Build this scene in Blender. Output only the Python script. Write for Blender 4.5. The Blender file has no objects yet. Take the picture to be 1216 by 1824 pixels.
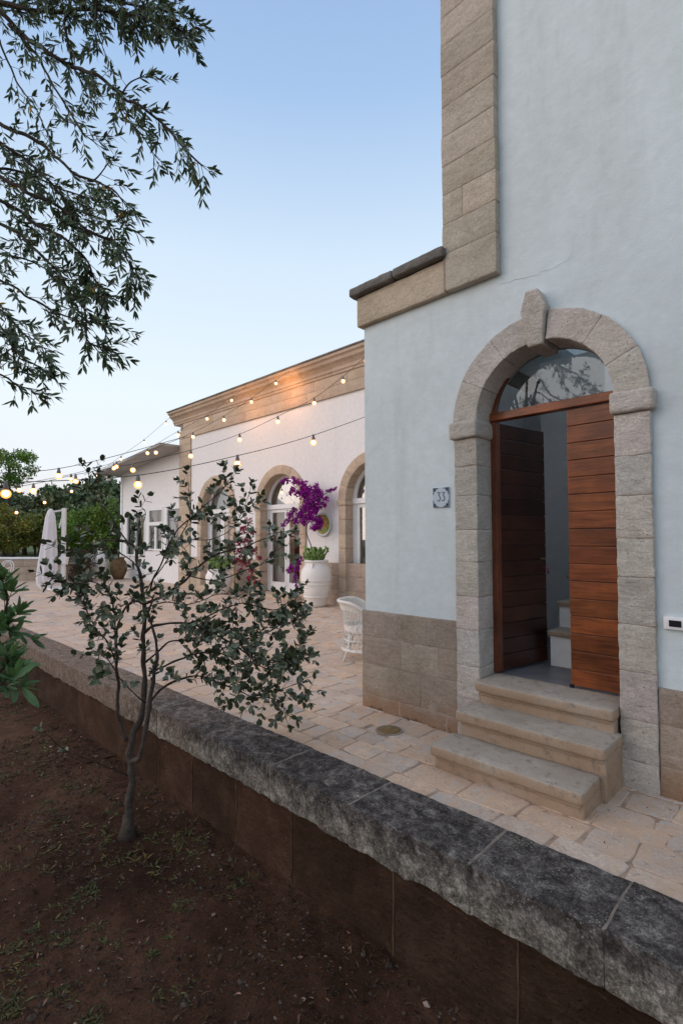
import bpy, bmesh, math, random
import numpy as np
from mathutils import Vector, Matrix, noise
R = math.radians
rnd = random.Random(7)
scn = bpy.context.scene
# ------------------------------------------------------------------ camera
EYE = Vector((0, 0, 1.72))
YAW, PIT, ROL, FPX, PY = 44.25, 2.05, -0.19, 909.0, 928.2
_y, _p, _r = R(YAW), R(PIT), R(ROL)
fw = Vector((-math.sin(_y) * math.cos(_p), math.cos(_y) * math.cos(_p), math.sin(_p)))
_ri = Vector((math.cos(_y), math.sin(_y), 0)); _up = _ri.cross(fw)
ri = _ri * math.cos(_r) + _up * math.sin(_r)
up = _up * math.cos(_r) - _ri * math.sin(_r)
cam = bpy.data.cameras.new('camera'); camo = bpy.data.objects.new('camera', cam)
scn.collection.objects.link(camo); scn.camera = camo
M = Matrix((ri, up, -fw)).transposed().to_4x4(); M.translation = EYE
camo.matrix_world = M
cam.sensor_fit = 'VERTICAL'; cam.sensor_height = 36; cam.sensor_width = 24
cam.lens = 36 * FPX / 1824; cam.shift_y = (PY - 912) / 1824
cam.clip_start = 0.05; cam.clip_end = 3000
# ------------------------------------------------------------------ world, sun, exposure
world = bpy.data.worlds.new('World'); scn.world = world; world.use_nodes = True
wn = world.node_tree.nodes; wl = world.node_tree.links
for n in list(wn): wn.remove(n)
wo = wn.new('ShaderNodeOutputWorld'); bg = wn.new('ShaderNodeBackground')
sky = wn.new('ShaderNodeTexSky'); sky.sky_type = 'NISHITA'; sky.sun_disc = False
SUN_EL, SUN_AZ = 2.0, 235.0      # low dusk sun behind the camera's left shoulder (world azimuth, degrees from +X)
sky.sun_elevation = R(SUN_EL); sky.sun_rotation = R(90 - SUN_AZ)
sky.altitude = 0; sky.air_density = 1.0; sky.dust_density = 0.6; sky.ozone_density = 3.0
# clear dusk sky: Nishita blended with the pale after-sunset gradient of the photograph, by elevation only
tc = wn.new('ShaderNodeTexCoord'); sx = wn.new('ShaderNodeSeparateXYZ'); wl.new(tc.outputs['Generated'], sx.inputs[0])
rp = wn.new('ShaderNodeValToRGB'); wl.new(sx.outputs['Z'], rp.inputs[0])
els = [(0.0, (.55, .44, .42)), (.05, (.565, .495, .48)), (.12, (.57, .60, .63)), (.26, (.55, .615, .66)), (.48, (.44, .535, .635)), (.67, (.255, .37, .55)), (.80, (.20, .295, .48)), (.90, (.36, .40, .46)), (1.0, (.42, .45, .50))]
while len(rp.color_ramp.elements) < len(els): rp.color_ramp.elements.new(.5)
for e, (p_, c_) in zip(rp.color_ramp.elements, els): e.position = p_; e.color = (*c_, 1)
ns = wn.new('ShaderNodeVectorMath'); ns.operation = 'SCALE'; ns.inputs['Scale'].default_value = 0.12; wl.new(sky.outputs[0], ns.inputs[0])
mx = wn.new('ShaderNodeMix'); mx.data_type = 'RGBA'; mx.inputs['Factor'].default_value = .93
wl.new(ns.outputs[0], mx.inputs[6]); wl.new(rp.outputs[0], mx.inputs[7])
wl.new(mx.outputs[2], bg.inputs[0]); bg.inputs[1].default_value = 1.0
wl.new(bg.outputs[0], wo.inputs[0])
sl = bpy.data.lights.new('sun', 'SUN'); sl.energy = 0.9; sl.angle = R(50); sl.color = (1, .80, .68)
so = bpy.data.objects.new('sun', sl); scn.collection.objects.link(so)
_d = Vector((math.cos(R(SUN_AZ)) * math.cos(R(24)), math.sin(R(SUN_AZ)) * math.cos(R(24)), math.sin(R(24))))
so.rotation_euler = _d.to_track_quat('Z', 'Y').to_euler()
so.location = (-10, -20, 12)
scn.view_settings.view_transform = 'Standard'; scn.view_settings.look = 'None'
scn.view_settings.gamma = 1; scn.view_settings.use_curve_mapping = False
scn.view_settings.exposure = 0.74
scn.cycles.max_bounces = 6; scn.cycles.transparent_max_bounces = 8
scn.cycles.use_denoising = True
# ------------------------------------------------------------------ measuring helpers (photo pixel -> point in the place)
def ray(x, y): return fw + ri * ((x - 608) / FPX) - up * ((y - PY) / FPX)
def on(ax, c, x, y):
    d = ray(x, y); return EYE + d * ((c - EYE[ax]) / d[ax])
def at(dep, x, y): return EYE + ray(x, y) * dep
# ------------------------------------------------------------------ object helpers
def tag(o, label=None, cat=None, group=None, kind=None):
    if label: o['label'] = label
    if cat: o['category'] = cat
    if group: o['group'] = group
    if kind: o['kind'] = kind
    return o
def thing(name, loc, label, cat, group=None):
    o = bpy.data.objects.new(name, None); scn.collection.objects.link(o)
    o.location = loc; o.empty_display_size = .1
    return tag(o, label, cat, group)
def wloc(o):
    v = Vector((0, 0, 0))
    while o: v += o.location; o = o.parent
    return v
class MB:
    def __init__(s): s.v = []; s.f = []; s.c = []; s.col = (1, 1, 1)
    def add(s, vs, fs):
        b = len(s.v); s.v += [tuple(p) for p in vs]
        s.f += [tuple(i + b for i in f) for f in fs]
        s.c += [s.col] * len(fs)
    def quad(s, a, b, c, d): s.add([a, b, c, d], [(0, 1, 2, 3)])
    def box(s, x0, x1, y0, y1, z0, z1):
        s.add([(x0,y0,z0),(x1,y0,z0),(x1,y1,z0),(x0,y1,z0),(x0,y0,z1),(x1,y0,z1),(x1,y1,z1),(x0,y1,z1)],
              [(0,3,2,1),(4,5,6,7),(0,1,5,4),(1,2,6,5),(2,3,7,6),(3,0,4,7)])
    def obox(s, p, q, w, h, upv=(0, 0, 1)):
        p = Vector(p); q = Vector(q); t = (q - p).normalized(); a = t.cross(Vector(upv))
        if a.length < 1e-4: a = Vector((1, 0, 0))
        a.normalize(); b = a.cross(t)
        vs = [c + a * (i * w / 2) + b * (j * h / 2) for c in (p, q) for i, j in ((-1,-1),(1,-1),(1,1),(-1,1))]
        s.add(vs, [(0,1,2,3),(7,6,5,4),(0,4,5,1),(1,5,6,2),(2,6,7,3),(3,7,4,0)])
    def tube(s, pts, rad, n=6, cap=True):
        pts = [Vector(p) for p in pts]; m = len(pts)
        if not hasattr(rad, '__len__'): rad = [rad] * m
        vs = []; a = None
        for i, p in enumerate(pts):
            t = (pts[min(i + 1, m - 1)] - pts[max(i - 1, 0)])
            t = t.normalized() if t.length > 1e-9 else Vector((0, 0, 1))
            if a is None:
                a = t.cross(Vector((0, 0, 1)))
                if a.length < .05: a = t.cross(Vector((1, 0, 0)))
            else: a = a - t * a.dot(t)
            if a.length < 1e-6: a = t.orthogonal()
            a.normalize(); b = t.cross(a)
            for k in range(n):
                an = 2 * math.pi * k / n
                vs.append(p + (a * math.cos(an) + b * math.sin(an)) * rad[i])
        fs = [(i * n + k, i * n + (k + 1) % n, (i + 1) * n + (k + 1) % n, (i + 1) * n + k) for i in range(m - 1) for k in range(n)]
        if cap: fs += [tuple(range(n - 1, -1, -1)), tuple((m - 1) * n + k for k in range(n))]
        s.add(vs, fs)
    def lathe(s, c, prof, n=32, wob=0):
        vs = []; c = Vector(c)
        for (r, z) in prof:
            for k in range(n):
                an = 2 * math.pi * k / n
                rr = r * (1 + wob * noise.noise(Vector((math.cos(an) * 2, math.sin(an) * 2, z * 3))))
                vs.append(c + Vector((rr * math.cos(an), rr * math.sin(an), z)))
        m = len(prof)
        s.add(vs, [(i * n + k, i * n + (k + 1) % n, (i + 1) * n + (k + 1) % n, (i + 1) * n + k) for i in range(m - 1) for k in range(n)])
    def rblock(s, x0, x1, y0, y1, z0, z1, step=.05, rad=.01, amp=.003, fr=9, fn=None, seed=0):
        """box with worn round edges; fn maps its vertices afterwards"""
        n = [max(2, min(60, int(round((b - a) / step)))) for a, b in ((x0, x1), (y0, y1), (z0, z1))]
        lo = (x0, y0, z0); hi = (x1, y1, z1); L = []
        for a in range(3):
            g = list(np.linspace(lo[a], hi[a], n[a] + 1))
            e = min(rad, (hi[a] - lo[a]) * .3)
            g = [g[0], g[0] + e * .35, g[0] + e] + [q for q in g[1:-1] if g[0] + e * 1.4 < q < g[-1] - e * 1.4] + [g[-1] - e, g[-1] - e * .35, g[-1]]
            L.append(g)
        idx = {}; vs = []; fs = []; off = Vector((seed * 3.7, seed * 1.3, seed * 2.1))
        def vert(i, j, k):
            key = (i, j, k)
            if key in idx: return idx[key]
            p = Vector((L[0][i], L[1][j], L[2][k])); q = p.copy()
            for a in range(3): q[a] = min(max(p[a], lo[a] + min(rad, (hi[a]-lo[a])*.3)), hi[a] - min(rad, (hi[a]-lo[a])*.3))
            d = p - q
            if d.length > 1e-9: p = q + d.normalized() * max(abs(t) for t in d)
            if amp:
                nv = noise.noise_vector(p * fr + off) * amp + noise.noise_vector(p * fr * 3.1 + off) * amp * .5
                p = p + nv
            if fn: p = fn(p)
            idx[key] = len(vs); vs.append(p); return idx[key]
        I, J, K = (len(g) - 1 for g in L)
        for i in range(I):
            for j in range(J):
                fs.append((vert(i,j,0), vert(i,j+1,0), vert(i+1,j+1,0), vert(i+1,j,0)))
                fs.append((vert(i,j,K), vert(i+1,j,K), vert(i+1,j+1,K), vert(i,j+1,K)))
            for k in range(K):
                fs.append((vert(i,0,k), vert(i+1,0,k), vert(i+1,0,k+1), vert(i,0,k+1)))
                fs.append((vert(i,J,k), vert(i,J,k+1), vert(i+1,J,k+1), vert(i+1,J,k)))
        for j in range(J):
            for k in range(K):
                fs.append((vert(0,j,k), vert(0,j,k+1), vert(0,j+1,k+1), vert(0,j+1,k)))
                fs.append((vert(I,j,k), vert(I,j+1,k), vert(I,j+1,k+1), vert(I,j,k+1)))
        s.add(vs, fs)
    def build(s, name, mat, parent=None, smooth=False, bevel=0):
        me = bpy.data.meshes.new(name)
        o = bpy.data.objects.new(name, me); scn.collection.objects.link(o)
        off = Vector((0, 0, 0))
        if parent: o.parent = parent; off = wloc(parent)
        vs = s.v
        if parent: vs = [(a[0] - off.x, a[1] - off.y, a[2] - off.z) for a in s.v]
        me.from_pydata(vs, [], s.f); me.materials.append(mat)
        if s.c and any(c is not None for c in s.c):
            at_ = me.attributes.new('tint', 'FLOAT_COLOR', 'FACE')
            arr = np.array([(*(c or (1, 1, 1)), 1.0) for c in s.c], dtype=np.float32).ravel()
            at_.data.foreach_set('color', arr)
        if smooth: me.polygons.foreach_set('use_smooth', [True] * len(me.polygons))
        if bevel:
            m = o.modifiers.new('bevel', 'BEVEL'); m.width = bevel; m.segments = 2; m.limit_method = 'ANGLE'
        return o
# ------------------------------------------------------------------ materials
def new_mat(name):
    m = bpy.data.materials.new(name); m.use_nodes = True
    nt = m.node_tree; p = nt.nodes['Principled BSDF']; p.inputs['Specular IOR Level'].default_value = .12
    return m, nt, p
def nd(nt, t, **kw):
    n = nt.nodes.new(t)
    for k, v in kw.items():
        if k.startswith('i_'): n.inputs[k[2:].replace('_', ' ')].default_value = v
        else: setattr(n, k, v)
    return n
def coords(nt, scale=(1, 1, 1)):
    g = nd(nt, 'ShaderNodeNewGeometry'); mp = nd(nt, 'ShaderNodeMapping'); mp.inputs['Scale'].default_value = scale
    nt.links.new(g.outputs['Position'], mp.inputs['Vector']); return mp.outputs[0]
def noise_n(nt, vec, scale, detail=5, rough=.6, dist=0):
    n = nd(nt, 'ShaderNodeTexNoise'); n.inputs['Scale'].default_value = scale; n.inputs['Detail'].default_value = detail
    n.inputs['Roughness'].default_value = rough; n.inputs['Distortion'].default_value = dist
    nt.links.new(vec, n.inputs['Vector']); return n.outputs['Fac']
def ramp(nt, fac, stops):
    r = nd(nt, 'ShaderNodeValToRGB'); e = r.color_ramp.elements
    while len(e) < len(stops): e.new(.5)
    for k, (p, c) in enumerate(stops):
        e[k].position = p; e[k].color = (*c, 1) if hasattr(c, '__len__') else (c, c, c, 1)
    nt.links.new(fac, r.inputs['Fac']); return r.outputs['Color']
def mix(nt, fac, a, b, mode='MIX'):
    m = nd(nt, 'ShaderNodeMix', data_type='RGBA', blend_type=mode)
    for s, v in ((m.inputs['Factor'], fac), (m.inputs[6], a), (m.inputs[7], b)):
        if isinstance(v, (int, float)): s.default_value = v
        elif isinstance(v, tuple): s.default_value = (*v, 1)
        else: nt.links.new(v, s)
    return m.outputs[2]
def math_n(nt, op, a, b=0.0):
    m = nd(nt, 'ShaderNodeMath', operation=op)
    for i, v in enumerate((a, b)):
        if isinstance(v, (int, float)): m.inputs[i].default_value = v
        else: nt.links.new(v, m.inputs[i])
    return m.outputs[0]
def bump(nt, p, h, strength=.4, dist=.01):
    b = nd(nt, 'ShaderNodeBump'); b.inputs['Strength'].default_value = strength; b.inputs['Distance'].default_value = dist
    nt.links.new(h, b.inputs['Height']); nt.links.new(b.outputs[0], p.inputs['Normal'])
def sepz(nt):
    g = nd(nt, 'ShaderNodeNewGeometry'); s = nd(nt, 'ShaderNodeSeparateXYZ'); nt.links.new(g.outputs['Position'], s.inputs[0]); return s.outputs
def tint(nt):
    a = nd(nt, 'ShaderNodeAttribute', attribute_name='tint'); return a.outputs['Color']
def simple(name, col, rough=.6, var=.15, sc=8, bmp=0, metal=0, usetint=False, dist=.005):
    m, nt, p = new_mat(name); v = coords(nt)
    f = noise_n(nt, v, sc)
    c = ramp(nt, f, [(.3, tuple(x * (1 - var) for x in col)), (.7, tuple(min(1, x * (1 + var)) for x in col))])
    if usetint: c = mix(nt, 1.0, c, tint(nt), 'MULTIPLY')
    nt.links.new(c, p.inputs['Base Color']); p.inputs['Roughness'].default_value = rough; p.inputs['Metallic'].default_value = metal
    if bmp: bump(nt, p, noise_n(nt, v, sc * 6), bmp, dist)
    return m
def stone(name, base, dark, light, sc=1.6, pit=.5, usetint=True, bs=.5, rough=.9):
    m, nt, p = new_mat(name); v = coords(nt)
    big = noise_n(nt, v, sc, 6, .62, .4); mid = noise_n(nt, coords(nt, (1, 1, 2.6)), sc * 5, 6, .75, .5); fine = noise_n(nt, v, 60, 4, .75)
    c = ramp(nt, big, [(.28, dark), (.5, base), (.72, light)])
    c = mix(nt, .55, c, ramp(nt, mid, [(.3, tuple(x * .62 for x in base)), (.55, base), (.75, light)]))
    vo = nd(nt, 'ShaderNodeTexVoronoi'); vo.inputs['Scale'].default_value = 38; nt.links.new(v, vo.inputs['Vector'])
    pm = math_n(nt, 'MULTIPLY', ramp(nt, vo.outputs['Distance'], [(.05, 1.0), (.22, 0.0)]), ramp(nt, mid, [(.5, 0.0), (.6, 1.0)]))
    c = mix(nt, math_n(nt, 'MULTIPLY', pm, pit), c, tuple(x * .35 for x in dark))
    c = mix(nt, .38, c, ramp(nt, fine, [(.3, .45), (.7, 1.5)]), 'MULTIPLY')
    c = mix(nt, ramp(nt, noise_n(nt, coords(nt, (1, 1, 1.6)), 13, 6, .8, .8), [(.57, 0.0), (.66, .5)]), c, tuple(x * .7 for x in dark))
    if usetint: c = mix(nt, 1.0, c, tint(nt), 'MULTIPLY')
    nt.links.new(c, p.inputs['Base Color']); p.inputs['Roughness'].default_value = rough
    h = math_n(nt, 'SUBTRACT', math_n(nt, 'ADD', mid, math_n(nt, 'MULTIPLY', fine, .5)), math_n(nt, 'MULTIPLY', pm, .8))
    bump(nt, p, h, bs * 1.3, .016)
    return m
def plaster(name, col, stain=(.50, .50, .48), amt=.35):
    m, nt, p = new_mat(name); v = coords(nt)
    big = noise_n(nt, v, .55, 6, .6, .6); vs = coords(nt, (2.2, 2.2, .35)); st = noise_n(nt, vs, 1.4, 6, .65)
    mid = noise_n(nt, v, 9, 5, .65); fine = noise_n(nt, v, 160, 2, .6)
    c = mix(nt, ramp(nt, big, [(.42, 0.0), (.75, amt)]), col, stain)
    c = mix(nt, ramp(nt, st, [(.52, 0.0), (.8, amt * .8)]), c, tuple(x * .85 for x in stain))
    c = mix(nt, .5, c, ramp(nt, mid, [(.3, .86), (.7, 1.07)]), 'MULTIPLY')
    nt.links.new(c, p.inputs['Base Color']); p.inputs['Roughness'].default_value = .85
    bump(nt, p, math_n(nt, 'ADD', math_n(nt, 'MULTIPLY', mid, 1.0), math_n(nt, 'MULTIPLY', fine, .25)), .42, .016)
    return m
def wood(name, c1, c2, rough=.32, axis='x', var=.6):
    m, nt, p = new_mat(name)
    v = coords(nt, (2.0, 2.0, 26) if axis == 'x' else (26, 26, 2))
    g = noise_n(nt, v, 1.6, 6, .65, .8); v2 = coords(nt); b = noise_n(nt, v2, 3.5, 3)
    c = ramp(nt, g, [(.3, c1), (.62, c2)])
    c = mix(nt, .6, c, ramp(nt, b, [(.3, 1 - var), (.7, 1 + var)]), 'MULTIPLY')
    c = mix(nt, 1.0, c, tint(nt), 'MULTIPLY')
    nt.links.new(c, p.inputs['Base Color']); p.inputs['Roughness'].default_value = rough; p.inputs['Specular IOR Level'].default_value = .4
    bump(nt, p, g, .12, .004); return m
def leafmat(name, front, back, rough=.45, var=.3, trans=.0):
    m, nt, p = new_mat(name); g = nd(nt, 'ShaderNodeNewGeometry')
    c = mix(nt, g.outputs['Backfacing'], front, back)
    c = mix(nt, .8, c, ramp(nt, noise_n(nt, coords(nt), 14, 3), [(.3, 1 - var), (.7, 1 + var)]), 'MULTIPLY')
    c = mix(nt, 1.0, c, tint(nt), 'MULTIPLY')
    nt.links.new(c, p.inputs['Base Color']); p.inputs['Roughness'].default_value = rough
    p.inputs['Specular IOR Level'].default_value = .22
    if trans:
        tr = nd(nt, 'ShaderNodeBsdfTranslucent'); ms = nd(nt, 'ShaderNodeMixShader'); ms.inputs[0].default_value = trans
        nt.links.new(c, tr.inputs[0]); nt.links.new(p.outputs[0], ms.inputs[1]); nt.links.new(tr.outputs[0], ms.inputs[2])
        nt.links.new(ms.outputs[0], nt.nodes['Material Output'].inputs[0])
    return m
def glassmat(name, refl=.55, rough=.02, tintc=(.75, .8, .8), gcol=(.9, .95, 1)):
    m, nt, p = new_mat(name); nt.nodes.remove(p)
    gl = nd(nt, 'ShaderNodeBsdfGlossy'); gl.inputs['Roughness'].default_value = rough; gl.inputs['Color'].default_value = (*gcol, 1)
    tr = nd(nt, 'ShaderNodeBsdfTransparent'); tr.inputs[0].default_value = (*tintc, 1)
    lw = nd(nt, 'ShaderNodeLayerWeight'); lw.inputs[0].default_value = .25
    f = math_n(nt, 'ADD', math_n(nt, 'MULTIPLY', lw.outputs['Fresnel'], .6), refl * .4)
    ms = nd(nt, 'ShaderNodeMixShader'); nt.links.new(f, ms.inputs[0]); nt.links.new(tr.outputs[0], ms.inputs[1]); nt.links.new(gl.outputs[0], ms.inputs[2])
    nt.links.new(ms.outputs[0], nt.nodes['Material Output'].inputs[0]); return m
def emit(name, col, s):
    m, nt, p = new_mat(name); p.inputs['Base Color'].default_value = (*col, 1)
    p.inputs['Emission Color'].default_value = (*col, 1); p.inputs['Emission Strength'].default_value = s; return m

m_plaster = plaster('white_plaster_aged', (.63, .71, .735), (.46, .505, .51), .55)
m_plaster2 = plaster('white_plaster_clean', (.78, .77, .77), (.62, .60, .57), .18)
m_inside = plaster('interior_plaster', (.80, .78, .76), (.7, .68, .66), .1)
m_tuff = stone('door_limestone', (.56, .515, .465), (.37, .33, .285), (.70, .66, .61), 2.6, .9, bs=.75)
m_tower = stone('tower_stone', (.48, .415, .335), (.36, .305, .24), (.58, .515, .44), 1.6, .6, bs=.6)
m_plinth = stone('plinth_stone', (.36, .30, .245), (.21, .165, .125), (.46, .40, .345), 2.4, .7, bs=.5)
def splash(m):
    nt = m.node_tree; p = nt.nodes['Principled BSDF']; src = p.inputs['Base Color'].links[0].from_socket
    v = coords(nt); z = sepz(nt)['Z']; f = math_n(nt, 'ADD', z, math_n(nt, 'MULTIPLY', math_n(nt, 'SUBTRACT', noise_n(nt, v, 3.5, 5, .7), .5), .7))
    c = mix(nt, ramp(nt, f, [(.02, .75), (.30, 0.0)]), src, (.29, .155, .085)); k = ramp(nt, math_n(nt, 'ADD', f, math_n(nt, 'MULTIPLY', noise_n(nt, v, 9, 4), .2)), [(.04, .8), (.10, 0.0)])
    c = mix(nt, k, c, (.055, .05, .04)); nt.links.new(c, p.inputs['Base Color'])
splash(m_plinth)
m_farstone = stone('far_house_stone', (.53, .42, .32), (.43, .33, .245), (.61, .50, .40), .9, .2, bs=.3)
m_farplinth = stone('far_plinth_stone', (.42, .34, .27), (.22, .17, .12), (.50, .42, .34), .8, .3, bs=.3)
def step_mat():
    m, nt, p = new_mat('worn_step_stone'); v = coords(nt)
    big = noise_n(nt, v, 2.5, 6, .65); mid = noise_n(nt, v, 16, 5, .7); fine = noise_n(nt, v, 110, 3, .7)
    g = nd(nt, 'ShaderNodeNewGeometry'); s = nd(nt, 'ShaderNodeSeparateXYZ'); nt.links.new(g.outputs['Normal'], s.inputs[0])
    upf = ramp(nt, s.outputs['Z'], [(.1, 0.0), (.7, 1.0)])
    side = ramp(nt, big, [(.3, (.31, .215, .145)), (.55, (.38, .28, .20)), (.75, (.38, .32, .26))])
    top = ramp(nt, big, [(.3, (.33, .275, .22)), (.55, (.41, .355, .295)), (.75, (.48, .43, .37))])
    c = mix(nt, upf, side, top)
    c = mix(nt, ramp(nt, mid, [(.54, 0.0), (.68, .7)]), c, (.19, .155, .125))
    c = mix(nt, .3, c, ramp(nt, fine, [(.3, .6), (.7, 1.3)]), 'MULTIPLY')
    nt.links.new(c, p.inputs['Base Color']); p.inputs['Roughness'].default_value = .8
    bump(nt, p, math_n(nt, 'ADD', mid, fine), .35, .006); return m
m_step = step_mat()
def coping_mat():
    m, nt, p = new_mat('lichen_coping_stone'); v = coords(nt); xyz = sepz(nt)
    big = noise_n(nt, v, 1.7, 6, .65, .5); mid = noise_n(nt, v, 11, 6, .72, .6); fine = noise_n(nt, v, 75, 4, .75)
    vst = coords(nt, (6, 6, 1.0)); drip = noise_n(nt, vst, 1.6, 6, .7)
    blk = ramp(nt, mid, [(.3, (.026, .023, .023)), (.46, (.075, .066, .062)), (.57, (.135, .122, .115)), (.72, (.27, .25, .23))])
    grey = ramp(nt, mid, [(.3, (.045, .040, .034)), (.46, (.15, .135, .115)), (.62, (.30, .28, .245)), (.75, (.36, .34, .30))])
    # lichen covers the top and the upper part of the front, in ragged drips
    hh = math_n(nt, 'ADD', xyz['Z'], math_n(nt, 'MULTIPLY', math_n(nt, 'SUBTRACT', drip, .5), .42))
    low = ramp(nt, math_n(nt, 'ADD', math_n(nt, 'MULTIPLY', hh, 1.0), .5), [(.38, 1.0), (.46, 0.0)])
    c = mix(nt, low, blk, grey)
    c = mix(nt, ramp(nt, noise_n(nt, v, 4.5, 7, .72, .8), [(.53, 0.0), (.64, .5)]), c, grey)
    c = mix(nt, .8, c, ramp(nt, noise_n(nt, v, 2.2, 5, .6), [(.35, .75), (.65, 1.25)]), 'MULTIPLY')
    # the run farther from the door has little lichen and keeps its brown stone
    brn = ramp(nt, mid, [(.3, (.12, .085, .065)), (.55, (.215, .165, .13)), (.75, (.30, .25, .21))])
    xf = math_n(nt, 'ADD', xyz['X'], math_n(nt, 'MULTIPLY', math_n(nt, 'SUBTRACT', big, .5), 4.0))
    far = ramp(nt, math_n(nt, 'MULTIPLY', xf, -.1), [(.42, 0.0), (.62, 1.0)])
    c = mix(nt, far, c, brn)
    c = mix(nt, .8, c, ramp(nt, fine, [(.32, .3), (.5, .9), (.70, 2.1)]), 'MULTIPLY')
    c = mix(nt, .7, c, ramp(nt, noise_n(nt, v, 28, 5, .7), [(.32, .45), (.68, 1.6)]), 'MULTIPLY')
    vo = nd(nt, 'ShaderNodeTexVoronoi'); vo.inputs['Scale'].default_value = 55; nt.links.new(v, vo.inputs['Vector'])
    spk = math_n(nt, 'MULTIPLY', ramp(nt, vo.outputs['Distance'], [(.12, 1.0), (.26, 0.0)]), ramp(nt, noise_n(nt, v, 5, 3), [(.46, 0.0), (.58, .9)]))
    c = mix(nt, spk, c, (.38, .36, .34))
    nt.links.new(c, p.inputs['Base Color']); p.inputs['Roughness'].default_value = .92
    bump(nt, p, math_n(nt, 'ADD', mid, math_n(nt, 'MULTIPLY', fine, .9)), .8, .014); return m
m_coping = coping_mat()
m_capjoint = simple('coping_joint_mortar', (.21, .18, .155), .95, .4, 14, .6)
m_wallbase = stone('brown_wall_stone', (.075, .041, .026), (.024, .013, .009), (.155, .100, .068), 3.2, .8, bs=1.3)
m_seam = simple('wall_seam_mortar', (.085, .054, .035), .95, .6, 9, .6)
m_mortar = simple('pale_mortar', (.30, .24, .19), .95, .25, 9, .5)
m_joint = simple('fine_joint_mortar', (.31, .26, .215), .95, .25, 9, .4)
m_darkjoint = simple('joint_earth', (.42, .31, .235), .95, .4, 6, .5)
m_cap = stone('dark_cap_stone', (.19, .18, .165), (.07, .065, .06), (.34, .32, .29), 4, .6, bs=.7)
m_paving = stone('terrace_paving_stone', (.62, .50, .42), (.50, .37, .29), (.70, .61, .535), 2.2, .6, bs=.5, rough=.75)
def blotch(m):
    nt = m.node_tree; p = nt.nodes['Principled BSDF']; src = p.inputs['Base Color'].links[0].from_socket; v = coords(nt)
    c = mix(nt, ramp(nt, noise_n(nt, v, 1.7, 7, .72, 1.2), [(.45, 0.0), (.60, .85)]), src, (.60, .43, .31))
    c = mix(nt, ramp(nt, noise_n(nt, v, 3.1, 7, .72, 1.5), [(.52, 0.0), (.62, .65)]), c, (.50, .49, .47))
    c = mix(nt, ramp(nt, noise_n(nt, v, 6, 6, .75, .8), [(.60, 0.0), (.70, .55)]), c, (.17, .12, .10))
    nt.links.new(c, p.inputs['Base Color'])
blotch(m_paving)
m_doorwood = wood('varnished_red_wood', (.085, .021, .006), (.215, .062, .018), .34, 'x')
m_doorwood_shaded = wood('shaded_door_wood', (.022, .007, .004), (.050, .014, .008), .30, 'x')  # darker copy of the door wood: shade on the open leaf put into its colour
m_framewood = wood('dark_frame_wood', (.09, .025, .012), (.17, .05, .022), .35, 'z')
m_glass = glassmat('window_glass', .55)
m_fanglass = glassmat('fanlight_glass', .25, tintc=(.92, .95, .95), gcol=(.42, .48, .52))
m_white = simple('white_painted_wood', (.78, .79, .80), .45, .05, 4, .05)
m_whitemetal = simple('white_metal', (.78, .78, .78), .4, .04)
m_curtain = simple('beige_curtain', (.50, .43, .36), .9, .12, 5)
m_curtainw = simple('white_curtain', (.62, .64, .64), .9, .1, 5)
m_cabinet = wood('lit_orange_cabinet', (.36, .14, .035), (.55, .24, .07), .5, 'z')
m_roomdark = simple('dim_room_wall', (.20, .13, .08), .9, .3, 2)
m_urn = simple('white_glazed_pottery', (.80, .785, .755), .5, .06, 3, .12)
m_terracotta = simple('old_terracotta', (.15, .10, .055), .85, .35, 6, .3)
m_cactus = simple('cactus_green', (.17, .26, .09), .55, .35, 9, .2, usetint=True)
m_bract = leafmat('purple_bract', (.36, .008, .36), (.28, .008, .28), .6, .3, .35)
m_bractred = leafmat('crimson_bract', (.34, .010, .075), (.26, .010, .06), .6, .35, .3)
m_bleaf = leafmat('bougainvillea_leaf', (.05, .10, .03), (.08, .12, .05), .5)
m_bark = stone('grey_bark', (.15, .12, .10), (.055, .043, .035), (.27, .23, .20), 9, .5, bs=1.2, usetint=False)
m_barkdark = simple('dark_twig_bark', (.055, .043, .036), .9, .4, 14, .5)
m_feijoa = leafmat('guava_leaf', (.072, .100, .056), (.16, .19, .14), .42, .30)
m_olive = leafmat('olive_leaf', (.075, .120, .055), (.13, .17, .11), .45, .35, .12)
m_shoot = leafmat('young_green_leaf', (.115, .215, .08), (.10, .18, .09), .45, .3, .15)
m_orange_leaf = leafmat('orange_tree_leaf', (.14, .17, .03), (.17, .18, .05), .5, .4, .1)
m_citrus = leafmat('citrus_leaf', (.12, .22, .03), (.15, .24, .06), .5, .4, .15)
m_bgleaf = leafmat('distant_tree_leaf', (.10, .14, .065), (.13, .165, .10), .6, .35)
m_orange = simple('orange_fruit', (.75, .25, .02), .5, .1)
m_wicker = simple('white_wicker', (.72, .70, .67), .6, .08, 20)
m_fabric = simple('white_parasol_fabric', (.72, .71, .74), .9, .05, 3, .1)
m_soil = None
def soil_mat():
    m, nt, p = new_mat('red_brown_soil'); v = coords(nt)
    big = noise_n(nt, v, .9, 5, .6); mid = noise_n(nt, v, 9, 6, .7); fine = noise_n(nt, v, 70, 4, .75)
    c = ramp(nt, big, [(.3, (.032, .015, .009)), (.5, (.068, .033, .020)), (.72, (.115, .062, .039))])
    c = mix(nt, .6, c, ramp(nt, mid, [(.28, .45), (.7, 1.4)]), 'MULTIPLY')
    c = mix(nt, .7, c, ramp(nt, fine, [(.3, .5), (.7, 1.6)]), 'MULTIPLY')
    nt.links.new(c, p.inputs['Base Color']); p.inputs['Roughness'].default_value = .95
    bump(nt, p, math_n(nt, 'ADD', mid, math_n(nt, 'MULTIPLY', fine, .8)), .9, .02); return m
m_soil = soil_mat()
m_pebble = simple('garden_pebble', (.20, .165, .14), .85, .3, 20, .2, usetint=True)
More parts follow.
